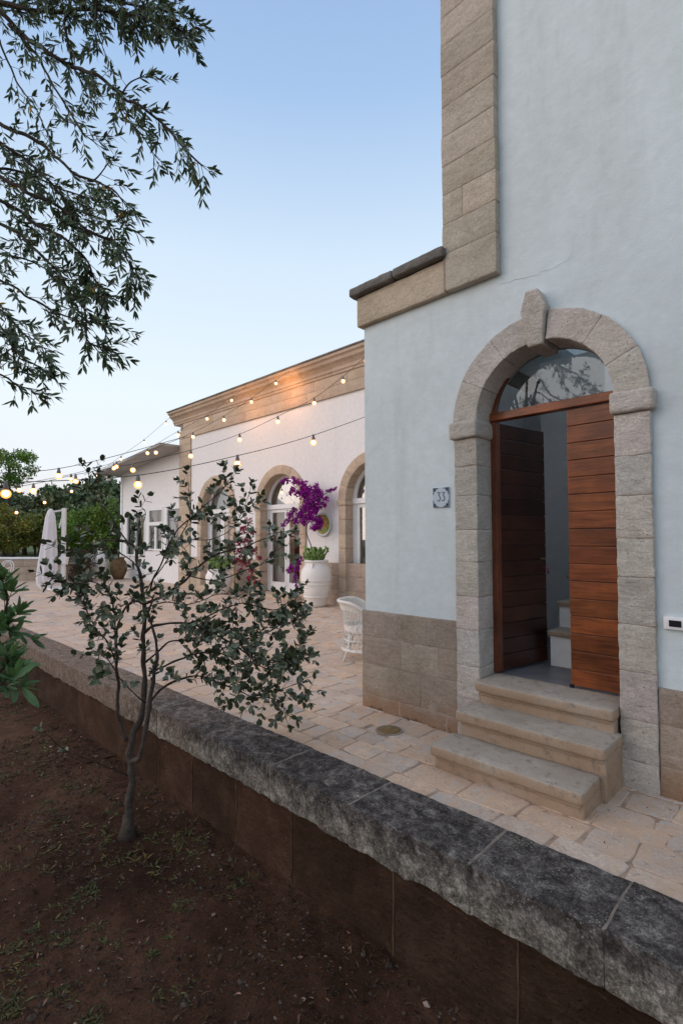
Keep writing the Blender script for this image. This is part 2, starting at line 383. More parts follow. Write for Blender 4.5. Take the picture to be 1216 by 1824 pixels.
m_deadleaf = leafmat('dry_leaf', (.13, .075, .045), (.12, .08, .055), .8, .4)
m_weed = leafmat('weed_blade', (.062, .085, .020), (.06, .08, .03), .6, .4)
m_grass = simple('field_grass', (.075, .115, .035), .9, .3, 1.5, .4)
m_far_ground = simple('far_ground', (.09, .075, .045), .95, .3, .4)
m_bulb = emit('glowing_bulb_core', (1.0, .70, .38), 16)
def amber():
    m, nt, p = new_mat('amber_bulb_glass'); nt.nodes.remove(p); e = nd(nt, 'ShaderNodeEmission'); e.inputs[0].default_value = (1, .42, .10, 1); e.inputs[1].default_value = 1.5
    tr = nd(nt, 'ShaderNodeBsdfTransparent'); ms = nd(nt, 'ShaderNodeMixShader'); ms.inputs[0].default_value = .55
    nt.links.new(tr.outputs[0], ms.inputs[1]); nt.links.new(e.outputs[0], ms.inputs[2]); nt.links.new(ms.outputs[0], nt.nodes['Material Output'].inputs[0]); return m
m_bulbglass = amber()
m_socket = simple('grey_bulb_socket', (.22, .20, .19), .5, .1)
m_cable = simple('black_cable', (.02, .02, .02), .6, .1)
m_roofmetal = simple('pale_roof_sheet', (.42, .40, .38), .6, .15, 3)
m_tile = simple('glazed_tile', (.46, .55, .62), .25, .05, 30)
m_ink = simple('dark_blue_glaze', (.02, .03, .07), .3, .1)
m_inkfade = simple('worn_blue_glaze', (.10, .15, .18), .35, .4, 60)
m_dark = simple('black_plastic', (.02, .02, .022), .25, .05)
m_brass = simple('dull_brass', (.35, .25, .1), .35, .1, metal=1)
m_iron = simple('rusty_cover', (.22, .15, .07), .7, .35, 20, .3)
def plate_mat():
    m, nt, p = new_mat('painted_plate'); v = coords(nt)
    c = ramp(nt, noise_n(nt, v, 9, 4, .6), [(.38, (.10, .20, .04)), (.5, (.35, .40, .10)), (.55, (.55, .10, .05)), (.64, (.16, .26, .06))])
    nt.links.new(c, p.inputs['Base Color']); p.inputs['Roughness'].default_value = .3; return m
m_plate = plate_mat()
m_plateglaze = simple('plate_rim_glaze', (.62, .66, .66), .3, .05)
m_floor = simple('dark_stone_floor', (.16, .155, .165), .35, .2, 4, .1)

def g1(a): return 1 + rnd.uniform(-a, a)
def tcol(a=.1, w=.04):
    k = g1(a); return (k * g1(w), k, k * g1(w))
WHITE = (1, 1, 1)
# ================================================================== SETTING
gm = MB()
gm.quad((-1500, -1500, -.84), (1500, -1500, -.84), (1500, 1500, -.84), (-1500, 1500, -.84))
tag(gm.build('ground', m_far_ground), kind='structure')
fm = MB(); fm.box(-400, -26.2, -200, 400, -.83, -.06); fm.box(-26.2, -17.0, 16.5, 400, -.83, -.06)
tag(fm.build('grass_field', m_grass), kind='structure')
def soil_z(x, y):
    p = Vector((x, y, 0))
    z = -.77 + .035 * noise.noise(p * .8) + .018 * noise.noise(p * 3.1) + .013 * noise.noise(p * 9) + .009 * abs(noise.noise(p * 21)) + .006 * noise.noise(p * 43)
    z += .05 * max(0, min(1, (-x - 4) / 5))
    return z
def grid(mb, x0, x1, y0, y1, s):
    nx = int((x1 - x0) / s); ny = int((y1 - y0) / s); vs = []
    for i in range(nx + 1):
        for j in range(ny + 1):
            x = x0 + (x1 - x0) * i / nx; y = y0 + (y1 - y0) * j / ny; vs.append((x, y, soil_z(x, y)))
    mb.add(vs, [(i*(ny+1)+j, (i+1)*(ny+1)+j, (i+1)*(ny+1)+j+1, i*(ny+1)+j+1) for i in range(nx) for j in range(ny)])
sm = MB(); grid(sm, -6.0, 0.5, -.5, 2.55, .02); 
tag(sm.build('garden_soil', m_soil, smooth=True), kind='structure')
sm = MB(); grid(sm, -26, -6.0, -14, 2.55, .25); grid(sm, -6.0, 8, -14, -.5, .25); grid(sm, .5, 8, -.5, 2.55, .25)
tag(sm.build('garden_soil', m_soil, smooth=True), kind='structure')
# terrace: bed of mortar plus individually shaped paving stones in one sheet
tm = MB(); tm.box(-26.2, 9, 2.80, 10.1, -.82, -.0065)
tag(tm.build('terrace_bed', m_darkjoint), kind='structure')
tr = MB(); rr = random.Random(3)
def paving(tr, X0, X1, Y0, Y1, big=1.0):
    y = Y0
    while y < Y1:
        h = rr.uniform(.18, .34) * big; x = X0 + rr.uniform(-.3, 0)
        while x < X1:
            w = rr.uniform(.22, .50) * big; g = rr.uniform(.000, .006)
            def wp(a, b): return (a + .05 * noise.noise(Vector((a * 1.6, b * 1.6, 3))) + rr.uniform(-.014, .014), b + .06 * noise.noise(Vector((a * 1.2, b * 1.2, 9))) + rr.uniform(-.012, .012))
            c = [wp(x + g, y + g), wp(x + w - g, y + g), wp(x + w - g, y + h - g), wp(x + g, y + h - g)]
            if rr.random() < .12: pass
            ctr = (sum(q[0] for q in c) / 4, sum(q[1] for q in c) / 4)
            if ctr[1] > 2.86:
                # outline subdivided and cut corners
                out = []
                for k in range(4):
                    a, b = c[k], c[(k + 1) % 4]
                    for t in (.10, .38, .66, .92):
                        out.append((a[0] + (b[0] - a[0]) * t + rr.uniform(-.006, .006), max(2.862, a[1] + (b[1] - a[1]) * t + rr.uniform(-.006, .006))))
                dz = rr.uniform(-.004, .004); tx = rr.uniform(-.012, .012); ty = rr.uniform(-.012, .012)
                f = lambda q, s, zz: (ctr[0] + (q[0] - ctr[0]) * s, ctr[1] + (q[1] - ctr[1]) * s, zz + dz + tx * (q[0] - ctr[0]) + ty * (q[1] - ctr[1]))
                n = len(out); vs = [f(q, 1.0, -.020) for q in out] + [f(q, .995, -.006) for q in out] + [f(q, .965, 0) for q in out]
                fs = [(k, (k+1) % n, n + (k+1) % n, n + k) for k in range(n)] + [(n+k, n+(k+1) % n, 2*n+(k+1) % n, 2*n+k) for k in range(n)] + [tuple(range(2*n, 3*n))]
                k = rr.uniform(.86, 1.10); u = rr.random()
                near = 1 if ctr[0] > -3.6 else 0
                if u < .05: col = (k * .80, k * .86, k * .94)
                elif u < .30: col = (k * .95, k * .96, k * .97)
                elif u < .5 + .1 * near: col = (k * 1.08, k * .98, k * .86)
                else: col = (k, k * .99, k * .97)
                tr.col = col; tr.add(vs, fs)
            x += w
        y += h
paving(tr, -13, 4.0, 2.84, 9.7, .88)
paving(tr, -26.0, -13, 2.84, 9.9, 1.3)
tag(tr.build('terrace', m_paving), kind='structure')
# far hill line is only a wood: see trees below

# ================================================================== MAIN HOUSE
DY = 4.0
house = thing('main_house', (-1.7, 4.0, 0), 'white plastered house with stone door arch, tall tower part and open brown door', 'house')
def arch_wall(mb, x0, x1, z0, z1, y, ops, thick=None):
    xs = {x0, x1}
    for cx, hw, zs in ops:
        for k in range(33): xs.add(cx - hw * math.cos(math.pi * k / 32))
    xs = sorted(xs)
    for a, b in zip(xs, xs[1:]):
        mid = (a + b) / 2; za = zb = z0
        for cx, hw, zs in ops:
            if cx - hw < mid < cx + hw:
                za = zs + math.sqrt(max(0, hw*hw - (a-cx)**2)); zb = zs + math.sqrt(max(0, hw*hw - (b-cx)**2))
        mb.quad((a, y, za), (b, y, zb), (b, y, z1), (a, y, z1))
CX, ZS, RI, RO = -1.68, 2.72, .545, .775
w = MB(); arch_wall(w, -3.55, 4.5, -.05, 4.0, DY, [(CX, RI + .05, ZS + .03)])
arch_wall(w, -2.30, 4.5, 4.0, 8.0, DY, [])
w.quad((-3.55, DY, 4.0), (-2.3, DY, 4.0), (-2.3, DY, 4.25), (-3.55, DY, 4.25))
w.quad((-3.55, 9.9, -.05), (-3.55, DY, -.05), (-3.55, DY, 4.25), (-3.55, 9.9, 4.25))
w.quad((-3.55, DY, 4.25), (-2.5, DY, 4.25), (-2.5, 9.9, 4.25), (-3.55, 9.9, 4.25))
w.quad((-2.5, 9.9, 4.2), (-2.5, DY + .1, 4.2), (-2.5, DY + .1, 8.0), (-2.5, 9.9, 8.0))
w.quad((-2.5, DY, 8.0), (4.5, DY, 8.0), (4.5, 4.5, 8.0), (-2.5, 4.5, 8.0))  # roof only over the front strip; opening behind added to light the stair hall
w.quad((4.5, DY, -.05), (4.5, 9.9, -.05), (4.5, 9.9, 8.0), (4.5, DY, 8.0))
w.build('wall', m_plaster, house)
# thin cracks in the plaster
m_crack = simple('plaster_crack', (.34, .37, .38), .9)
def crack(pts):
    P = [on(1, DY - .002, *p) for p in pts]; out = []
    for a, b in zip(P, P[1:]):
        for k in range(8):
            q = a.lerp(b, k / 8); out.append(q + Vector((noise.noise(q * 30) * .02, 0, noise.noise(q * 30 + Vector((9, 0, 0))) * .02)))
    out.append(P[-1]); ck = MB(); ck.tube(out, [.0007 * (1 - i / len(out)) + .0003 for i in range(len(out))], 4); ck.build('crack', m_crack, house)
crack([(890, 504), (940, 494), (985, 478), (1013, 462), (1020, 440)])
# corner pilaster of the tower, band and cap
q = MB(); z = 4.31; k = 0
q.col = tcol(.07); q.rblock(-2.50, -2.0, DY - .075, DY + .3, 3.965, 4.31, .05, .012, .004, 6, seed=50)
while z < 7.95:
    h = rnd.uniform(.27, .31)
    if rnd.random() < .5:
        xm = rnd.uniform(-2.40, -2.2) if k % 2 else -2.33
        q.col = tcol(.10); q.rblock(-2.53 + rnd.uniform(0, .01), xm - .002, DY - .075, DY + .3, z + .003, z + h, .06, .009, .004, 6, seed=k)
        q.col = tcol(.10); q.rblock(xm + .002, -2.0 + rnd.uniform(-.004, .004), DY - .075, DY + .3, z + .003, z + h, .06, .009, .004, 6, seed=k + 20)
    else:
        q.col = tcol(.10); q.rblock(-2.53 + rnd.uniform(0, .012), -2.0 + rnd.uniform(-.004, .004), DY - .075, DY + .3, z + .003, z + h, .06, .009, .004, 6, seed=k)
    z += h; k += 1
q.build('corner_pilaster', m_tower, house, smooth=True)
q = MB(); q.col = (1.08, 1.04, .98); q.rblock(-3.60, -2.505, DY - .06, DY + .35, 3.965, 4.275, .06, .012, .004, 6, seed=80)
q.build('parapet_band', m_tower, house, smooth=True)
q = MB(); q.rblock(-3.66, -3.08, DY - .13, DY + .42, 4.28, 4.375, .04, .024, .006, 9, seed=81); q.rblock(-3.075, -2.49, DY - .13, DY + .42, 4.283, 4.378, .04, .024, .006, 9, seed=83)
q.build('parapet_cap', m_cap, house, smooth=True)
# left side upstand of the low parapet, so that the roof edge is closed
q = MB(); q.rblock(-3.66, -3.4, DY + .425, 9.9, 4.0, 4.36, .2, .02, .003, 6); q.build('parapet_cap', m_cap, house, smooth=True)
# plinth, left and right of the door
def courses(mb, x0, x1, y0, y1, zs, wmin, wmax, seed, col=.1):
    r_ = random.Random(seed)
    for a, b in zip(zs, zs[1:]):
        x = x0; 
        while x < x1 - .01:
            ww = r_.uniform(wmin, wmax)
            if x + ww > x1 - .12: ww = x1 - x
            k = 1 + r_.uniform(-col, col); mb.col = (k, k * (1 + r_.uniform(-.03, .03)), k * (1 + r_.uniform(-.04, .04)))
            mb.rblock(x + .0015, x + ww - .0015, y0 + r_.uniform(0, .003), y1, a + .0015, b - .0015, .05, .009, .003, 8, seed=seed + int(x * 50) % 97)
            x += ww
q = MB(); courses(q, -3.58, -2.445, DY - .03, DY + .1, [-.05, .14, .45, .73, .99], .34, .66, 11)
q.build('plinth', m_plinth, house, smooth=True)
q = MB(); courses(q, -.90, 4.5, DY - .03, DY + .1, [-.05, .20, .47, .715], .35, .60, 12, .15)
q.build('plinth', m_plinth, house, smooth=True)
for b_ in ((-3.56, -2.44, DY - .026, DY + .05, -.05, .985), (-.9, 4.45, DY - .026, DY + .05, -.05, .71), (-2.52, -2.006, DY - .071, DY + .25, 3.98, 7.95),
           (CX - RO + .015, CX - RI - .004, DY - .041, DY + .2, -.05, 2.65), (CX + RI + .004, CX + RO - .004, DY - .041, DY + .2, -.05, 2.65)):
    q = MB(); q.box(*b_); q.build('mortar', m_joint, house)
# door surround
sur = MB()
def jamb(x0, x1, zlist, seed):
    for i, (a, b) in enumerate(zip(zlist, zlist[1:])):
        sur.col = tcol(.13, .03); sur.rblock(x0, x1, DY - .045, DY + .26, a + .0008, b - .0008, .03, .007, .005, 10, seed=seed + i)
jamb(CX - RO + .01, CX - RI, [-.05, .34, .62, .93, 1.22, 1.52, 1.80, 2.10, 2.36, 2.60], 100)
jamb(CX + RI, CX + RO, [-.05, .19, .47, .80, 1.12, 1.45, 1.72, 2.02, 2.30, 2.60], 120)
def arcfn(p):
    # x = arc length at mean radius measured from left spring, z = radius
    a = math.pi - p.x; return Vector((CX + p.z * math.cos(a), p.y, ZS + .03 + p.z * math.sin(a)))
angs = [0, .50, 1.02, 1.45, 1.69, 2.25, 2.72, math.pi]
for i, (a, b) in enumerate(zip(angs, angs[1:])):
    if i == 3: continue
    sur.col = tcol(.08, .02); sur.rblock(a + .0008, b - .0008, DY - .045, DY + .26, RI, RO, .035, .007, .005, 10, fn=arcfn, seed=140 + i)
sur.build('door_surround', m_tuff, house, smooth=True)
for x0, x1, sd in ((CX - RO - .025, CX - RI + .02, 150), (CX + RI - .02, CX + RO + .03, 152)):
    q = MB(); q.col = tcol(.05, .02); q.rblock(x0, x1, DY - .085, DY + .262, 2.605, 2.755, .04, .022, .006, 9, seed=sd)
    q.build('impost', m_tuff, house, smooth=True)
def keyfn(p):
    t = (p.z - 3.25) / .44                    # tapered keystone with a pointed shouldered head
    wd = .52 + .46 * t
    if t > .72: wd *= 1 - (t - .72) / .28 * .60
    if t > .55 and t <= .72: wd *= 1.10
    return Vector((CX - .01 + (p.x - CX) * wd, p.y + (.02 - .05 * t if p.y < DY + .05 else 0), p.z))
q = MB(); q.col = (1, 1, 1); q.rblock(CX - .115, CX + .115, DY - .085, DY + .262, 3.25, 3.69, .03, .018, .004, 9, fn=keyfn, seed=160)
q.build('keystone', m_tuff, house, smooth=True)
# entrance steps: slab with bullnose over a recessed riser
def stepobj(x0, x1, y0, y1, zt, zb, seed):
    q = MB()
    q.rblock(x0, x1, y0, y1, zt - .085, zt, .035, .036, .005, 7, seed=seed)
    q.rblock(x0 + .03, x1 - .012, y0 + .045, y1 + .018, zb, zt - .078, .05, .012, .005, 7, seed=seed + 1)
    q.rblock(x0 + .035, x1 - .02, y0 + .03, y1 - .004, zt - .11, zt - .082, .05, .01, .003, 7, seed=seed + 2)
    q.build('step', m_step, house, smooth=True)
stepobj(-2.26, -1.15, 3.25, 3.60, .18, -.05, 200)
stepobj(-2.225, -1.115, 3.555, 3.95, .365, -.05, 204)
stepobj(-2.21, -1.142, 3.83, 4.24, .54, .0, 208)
# interior
q = MB(); X0, X1, Y0, Y1, Z0, Z1 = -3.3, -.3, 4.28, 7.3, .53, 3.9
q.quad((X0,Y0,Z0),(X0,Y1,Z0),(X0,Y1,Z1),(X0,Y0,Z1)); q.quad((X0,Y1,Z0),(X1,Y1,Z0),(X1,Y1,Z1),(X0,Y1,Z1))
q.quad((X1,Y1,Z0),(X1,Y0,Z0),(X1,Y0,Z1),(X1,Y1,Z1)); q.quad((X0,Y0,Z1),(X0,4.6,Z1),(X1,4.6,Z1),(X1,Y0,Z1))  # ceiling stops short: unseen opening added so sky light fills the hall
arch_wall(q, X0, X1, Z0, Z1, Y0, [(CX, RI, ZS + .03)])
q.box(-2.6, -1.86, 6.2, 7.29, .53, 3.89)
q.build('interior_wall', m_inside, house)
q = MB(); q.quad((X0, 4.24, .532), (X1, 4.24, .532), (X1, Y1, .532), (X0, Y1, .532)); q.build('interior_floor', m_floor, house)
for i in range(6):
    zt = .86 + .25 * i; y0 = 4.80 + .26 * i; xx = on(1, y0, (972, 989, 1008, 1022, 1034, 1044)[i], 1050).x
    q = MB(); q.box(xx + .02, -.32, y0 + .03, y0 + 1.2, .533 if i == 0 else zt - .26, zt - .045); q.build('stair_riser', m_inside, house)
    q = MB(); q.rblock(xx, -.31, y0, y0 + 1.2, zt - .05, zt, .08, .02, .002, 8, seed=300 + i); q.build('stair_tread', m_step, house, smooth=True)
# door frame, transom, fanlight
FY = 4.215
q = MB()
q.col = WHITE; q.box(CX - RI + .002, CX - RI + .055, FY - .01, FY + .07, .545, 2.77); q.box(CX + RI - .03, CX + RI - .002, FY + .05, FY + .09, .545, 2.77)
q.build('door_frame', m_framewood, house, bevel=.004)
q = MB(); q.col = (1.25, 1.2, 1.15); q.box(CX - RI + .002, CX + RI - .002, FY - .03, FY + .06, 2.772, 2.845); q.build('transom', m_doorwood, house, bevel=.006)
q = MB()
for k in range(28):
    a0 = math.pi * k / 28; a1 = math.pi * (k + 1) / 28
    def P(r, a, y): return (CX + r * math.cos(a), y, ZS + .10 + r * .99 * math.sin(a))
    for (ra, rb, y) in ((RI - .045, RI + .03, FY),):
        q.quad(P(ra, a0, y), P(ra, a1, y), P(rb, a1, y), P(rb, a0, y)); q.quad(P(ra, a0, y), P(ra, a0, y + .05), P(ra, a1, y + .05), P(ra, a1, y))
q.col = None; fl = q.build('fanlight_frame', m_framewood, house)
q = MB(); n = 40; pts = [(CX + (RI - .02) * math.cos(math.pi * k / n), FY + .03, ZS + .10 + (RI - .02) * math.sin(math.pi * k / n)) for k in range(n + 1)]
q.add(pts, [tuple(range(n + 1))]); q.build('fanlight_glass', m_fanglass, house)
def leaf_door(hx, hy, ang, width, flip, zb=.553, zt=2.765, name='door_leaf', mat=None):
    """planked leaf built along +x then turned about its hinge"""
    ca, sa = math.cos(ang), math.sin(ang)
    def T(p): return Vector((hx + ca * p.x - sa * p.y, hy + sa * p.x + ca * p.y, p.z))
    q = MB(); n = 16; h = (zt - zb) / n
    for i in range(n):
        k = rnd.uniform(.72, 1.35); q.col = (k, k * g1(.05), k * g1(.06))
        q.rblock(0, width, 0, .028, zb + i * h + .0025, zb + (i + 1) * h - .0025, .25, .004, 0, fn=T)
    q.col = (.6, .6, .6); q.rblock(.004, width - .004, .012, .042, zb + .004, zt - .004, .3, .003, 0, fn=T)
    o = q.build(name, mat or m_doorwood, house); return o, T
m_doorshade = m_doorwood
d1, T1 = leaf_door(CX - RI + .055, FY + .06, R(78.5), .66, 1, mat=m_doorwood_shaded)
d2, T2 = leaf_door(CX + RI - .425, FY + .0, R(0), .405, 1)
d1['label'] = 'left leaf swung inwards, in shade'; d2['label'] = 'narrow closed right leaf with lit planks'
q = MB(); p = T1(Vector((.60, -.02, 1.62))); a = T1(Vector((.52, -.02, 1.52)))
q.tube([T1(Vector((.60, 0, 1.53))), T1(Vector((.60, -.035, 1.53))), T1(Vector((.52, -.035, 1.53)))], .008, 8); q.build('door_handle', m_brass, d1, True)
q = MB(); q.tube([T1(Vector((.615, 0, 1.44))), T1(Vector((.615, -.05, 1.44)))], .004, 6); q.obox(T1(Vector((.615, -.045, 1.44))), T1(Vector((.615, -.05, 1.385))), .018, .006); q.build('key', simple('pink_key_tag', (.5, .08, .25), .4), d1, True)
q = MB(); q.box(CX + RI - .43, CX + RI - .40, FY - .025, FY - .002, .542, .565); q.build('door_stop', m_dark, d2)
# plaque and doorbell
pc = on(1, DY - .006, 785.5, 886)
pl = thing('house_number_sign', (pc.x, DY, pc.z), 'small square ceramic tile reading 33 on the wall left of the door arch', 'sign')
q = MB(); q.box(pc.x - .086, pc.x + .086, DY - .014, DY - .001, pc.z - .092, pc.z + .092); q.build('tile', m_tile, pl, bevel=.003)
q = MB()
for sx in (-1, 1):
    for sz in (-1, 1):
        q = MB()
        for (dx, dz, r1, r2) in ((.072, .078, .013, .012), (.052, .082, .014, .006), (.078, .055, .006, .016), (.063, .066, .010, .010), (.035, .084, .01, .004), (.081, .035, .004, .010)):
            c = Vector((pc.x + sx * dx, DY - .0155, pc.z + sz * dz)); n = 8
            q.add([c + Vector((r1 * math.cos(2*math.pi*k/n) * (1 + .3 * (k % 2)), 0, r2 * math.sin(2*math.pi*k/n) * (1 + .3 * (k % 2)))) for k in range(n)], [tuple(range(n))])
        q.build('tile_corner_ornament', m_inkfade, pl)
for ox in (-.024, .024):
    q = MB(); s = .042
    P = [(-.4, 1), (.42, 1), (.0, .28)] + [(.0 + .46 * math.cos(a) - .02, -.30 + .58 * math.sin(a)) for a in [math.pi * .5 - k * .30 for k in range(1, 14)] if a > -2.75]
    q.tube([(pc.x + ox + x * s * .95, DY - .0165, pc.z + .004 + z * s) for x, z in P], .0026, 6); q.build('digit', m_ink, pl)
bc = on(1, DY - .01, 1208, 1111)
bl = thing('doorbell_panel', (bc.x, DY, bc.z), 'small white doorbell panel with black window on the wall right of the door', 'doorbell')
q = MB(); q.rblock(bc.x - .085, bc.x + .085, DY - .03, DY - .001, bc.z - .042, bc.z + .042, .05, .006, 0); q.build('housing', m_white, bl, True)
q = MB(); q.box(bc.x - .052, bc.x + .018, DY - .034, DY - .0295, bc.z - .021, bc.z + .021); q.build('screen', m_dark, bl)
# drain cover in the paving
dc = thing('drain_cover', (-2.94, 3.60, 0), 'round rusty drain cover set in the paving before the plinth', 'drain cover')
q = MB(); q.lathe((-2.94, 3.62, 0), [(0, .012), (.085, .012), (.098, .008), (.10, -.01)], 28); q.build('lid', m_iron, dc)
q = MB(); q.lathe((-2.94, 3.62, 0), [(.103, -.01), (.104, .009), (.122, .009), (.124, -.01)], 28); q.build('rim', m_mortar, dc)

# ================================================================== GARDEN WALL
gw = thing('garden_wall', (-4, 2.65, -.8), 'low stone retaining wall with dark lichen coping along the terrace edge', 'wall')
xs = [5.0, 3.6, 2.3, 1.1, -.05, -.78, -1.44, -2.30, -3.12, -4.0, -4.95, -5.8, -6.8, -7.7, -8.7, -9.7, -10.8, -11.9, -13.2, -14.6, -16.0, -17.5]
def copfn(p):
    k = noise.noise(Vector((p.x * 2.1, p.y * 1.2, p.z * 2))) * .006 + noise.noise(p * 22) * .003
    low = max(0, -p.z - .15) / .1
    return Vector((p.x, p.y + k * (1 if p.y < 2.6 else .3), p.z + k * .6 + (noise.noise(Vector((p.x * 5, 1, 1))) * .03 + noise.noise(Vector((p.x * 17, 1, 1))) * .014) * low))
for i, (b, a) in enumerate(zip(xs, xs[1:])):
    q = MB(); fine_ = .022 if -5.2 < a and b < .2 else .05
    dz = rnd.uniform(-.003, .003)
    q.rblock(a + .001, b - .001, 2.42 + rnd.uniform(-.006, .006), 2.862, -.235 + dz, .018 + dz, fine_, .005, .005, 12, fn=copfn)
    q.build('coping_stone', m_coping, gw, smooth=True)
    if a > -9:
        q = MB(); q.rblock(a - .009, a + .009, 2.423, 2.85, -.22, .0195, .03, .004, .005, 12, fn=copfn); q.build('joint', m_capjoint, gw, smooth=True)
q = MB(); q.box(-17.4, 4.9, 2.50, 2.82, -.82, -.01); q.build('mortar_core', m_mortar, gw)
q = MB(); x = -17.4; i = 0
while x < 4.9:
    ww = rnd.uniform(.62, .95); q.col = tcol(.20, .05)
    st = .03 if -5.5 < x < .3 else .08
    q.rblock(x + .0005, x + ww - .0005, 2.462 + rnd.uniform(-.002, .002), 2.80, -.86, -.19, st, .003, .009, 5)
    if -5.5 < x < .6: sm_ = MB(); sm_.rblock(x - .006, x + .005, 2.455, 2.50, -.80, -.26, .03, .003, .009, 5); sm_.build('joint', m_seam, gw, smooth=True)
    x += ww; i += 1
q.build('wall_base', m_wallbase, gw, smooth=True)

# ================================================================== STONE HOUSE
FYW = 9.67
far = thing('terrace_house', (-13, FYW, 0), 'long white house with stone cornice and arched glass doors across the terrace', 'house')
ARCH = [(-15.50, 'a'), (-11.98, 'b'), (-8.30, 'c')]
fRI, fRO, fZS = .93, 1.2, 2.76
w = MB(); arch_wall(w, -18.0, -3.5, -.05, 5.6, FYW, [(c, fRI + .06, fZS) for c, _ in ARCH])
w.quad((-18.0, FYW, -.05), (-18.0, 20, -.05), (-18.0, 20, 6.3), (-18.0, FYW, 6.3)); w.quad((-18, FYW, 6.3), (-3.5, FYW, 6.3), (-3.5, 20, 6.3), (-18, 20, 6.3))
w.quad((-3.5, FYW, 5.5), (-3.5, 20, 5.5), (-3.5, 20, 6.3), (-3.5, FYW, 6.3)); w.quad((-18, 20, -.05), (-3.5, 20, -.05), (-3.5, 20, 6.3), (-18, 20, 6.3))
w.build('wall', m_plaster2, far)
q = MB(); z = -.05; i = 0
while z < 5.5:
    h = rnd.uniform(.34, .42); h = min(h, 5.56 - z); q.col = tcol(.05, .015); q.rblock(-18.04, -17.22 + .01, FYW - .05, FYW + .3, z + .003, z + h, .2, .008, .002, 5, seed=i); z += h; i += 1
q.build('corner_pilaster', m_farstone, far, smooth=True)
q = MB(); q.box(-17.95, -3.55, FYW - .045, FYW + .25, 5.58, 6.2); q.build('mortar', m_mortar, far); q = MB(); q.box(-17.98, -17.26, FYW - .02, FYW + .2, 0, 5.58); q.build('mortar', m_mortar, far)
q = MB(); x = -18.05; i = 0
while x < -3.5:
    ww = rnd.uniform(.9, 1.3); q.col = tcol(.05, .015); q.rblock(x + .002, x + ww - .002, FYW - .06, FYW + .3, 5.57, 5.86, .3, .005, .002, 5, seed=30 + i)
    q.col = tcol(.05, .015); q.rblock(x + .3, x + ww + .296, FYW - .06, FYW + .3, 5.864, 6.15, .3, .005, .002, 5, seed=60 + i); x += ww; i += 1
q.build('frieze', m_farstone, far, smooth=True)
def extrude_profile(mb, prof, x0, x1):
    n = len(prof); mb.add([(x, y, z) for x in (x0, x1) for y, z in prof], [(k, (k+1) % n, n + (k+1) % n, n + k) for k in range(n)] + [tuple(range(n)), tuple(range(2*n-1, n-1, -1))])
q = MB(); Y = FYW
prof = [(Y + .3, 6.14), (Y - .09, 6.14), (Y - .10, 6.20), (Y - .13, 6.22), (Y - .14, 6.30), (Y - .20, 6.37), (Y - .28, 6.42), (Y - .30, 6.50), (Y - .36, 6.53), (Y - .37, 6.60), (Y + .3, 6.60)]
x = -18.38
while x < -3.3:
    ww = 1.25; q.col = tcol(.06, .02); extrude_profile(q, prof, x, x + ww - .004); x += ww
q.build('cornice', m_farstone, far)
q = MB(); q.rblock(-18.42, -3.3, Y - .40, Y + .35, 6.605, 6.65, .3, .01, .003, 3); q.build('cornice_cap', m_cap, far)
zs = [-.05, .38, .75, 1.1]
segs = [(-17.215, -16.70), (-14.30, -13.18), (-10.78, -8.00), (-7.10, -3.5)]
for s_ in segs:
    q = MB(); courses(q, s_[0], s_[1], Y - .03, Y + .1, zs, .4, .8, int(-s_[0]), .12); q.build('plinth', m_farplinth, far, smooth=True)
m_lamp = emit('indoor_lamp', (1, .6, .25), 10)
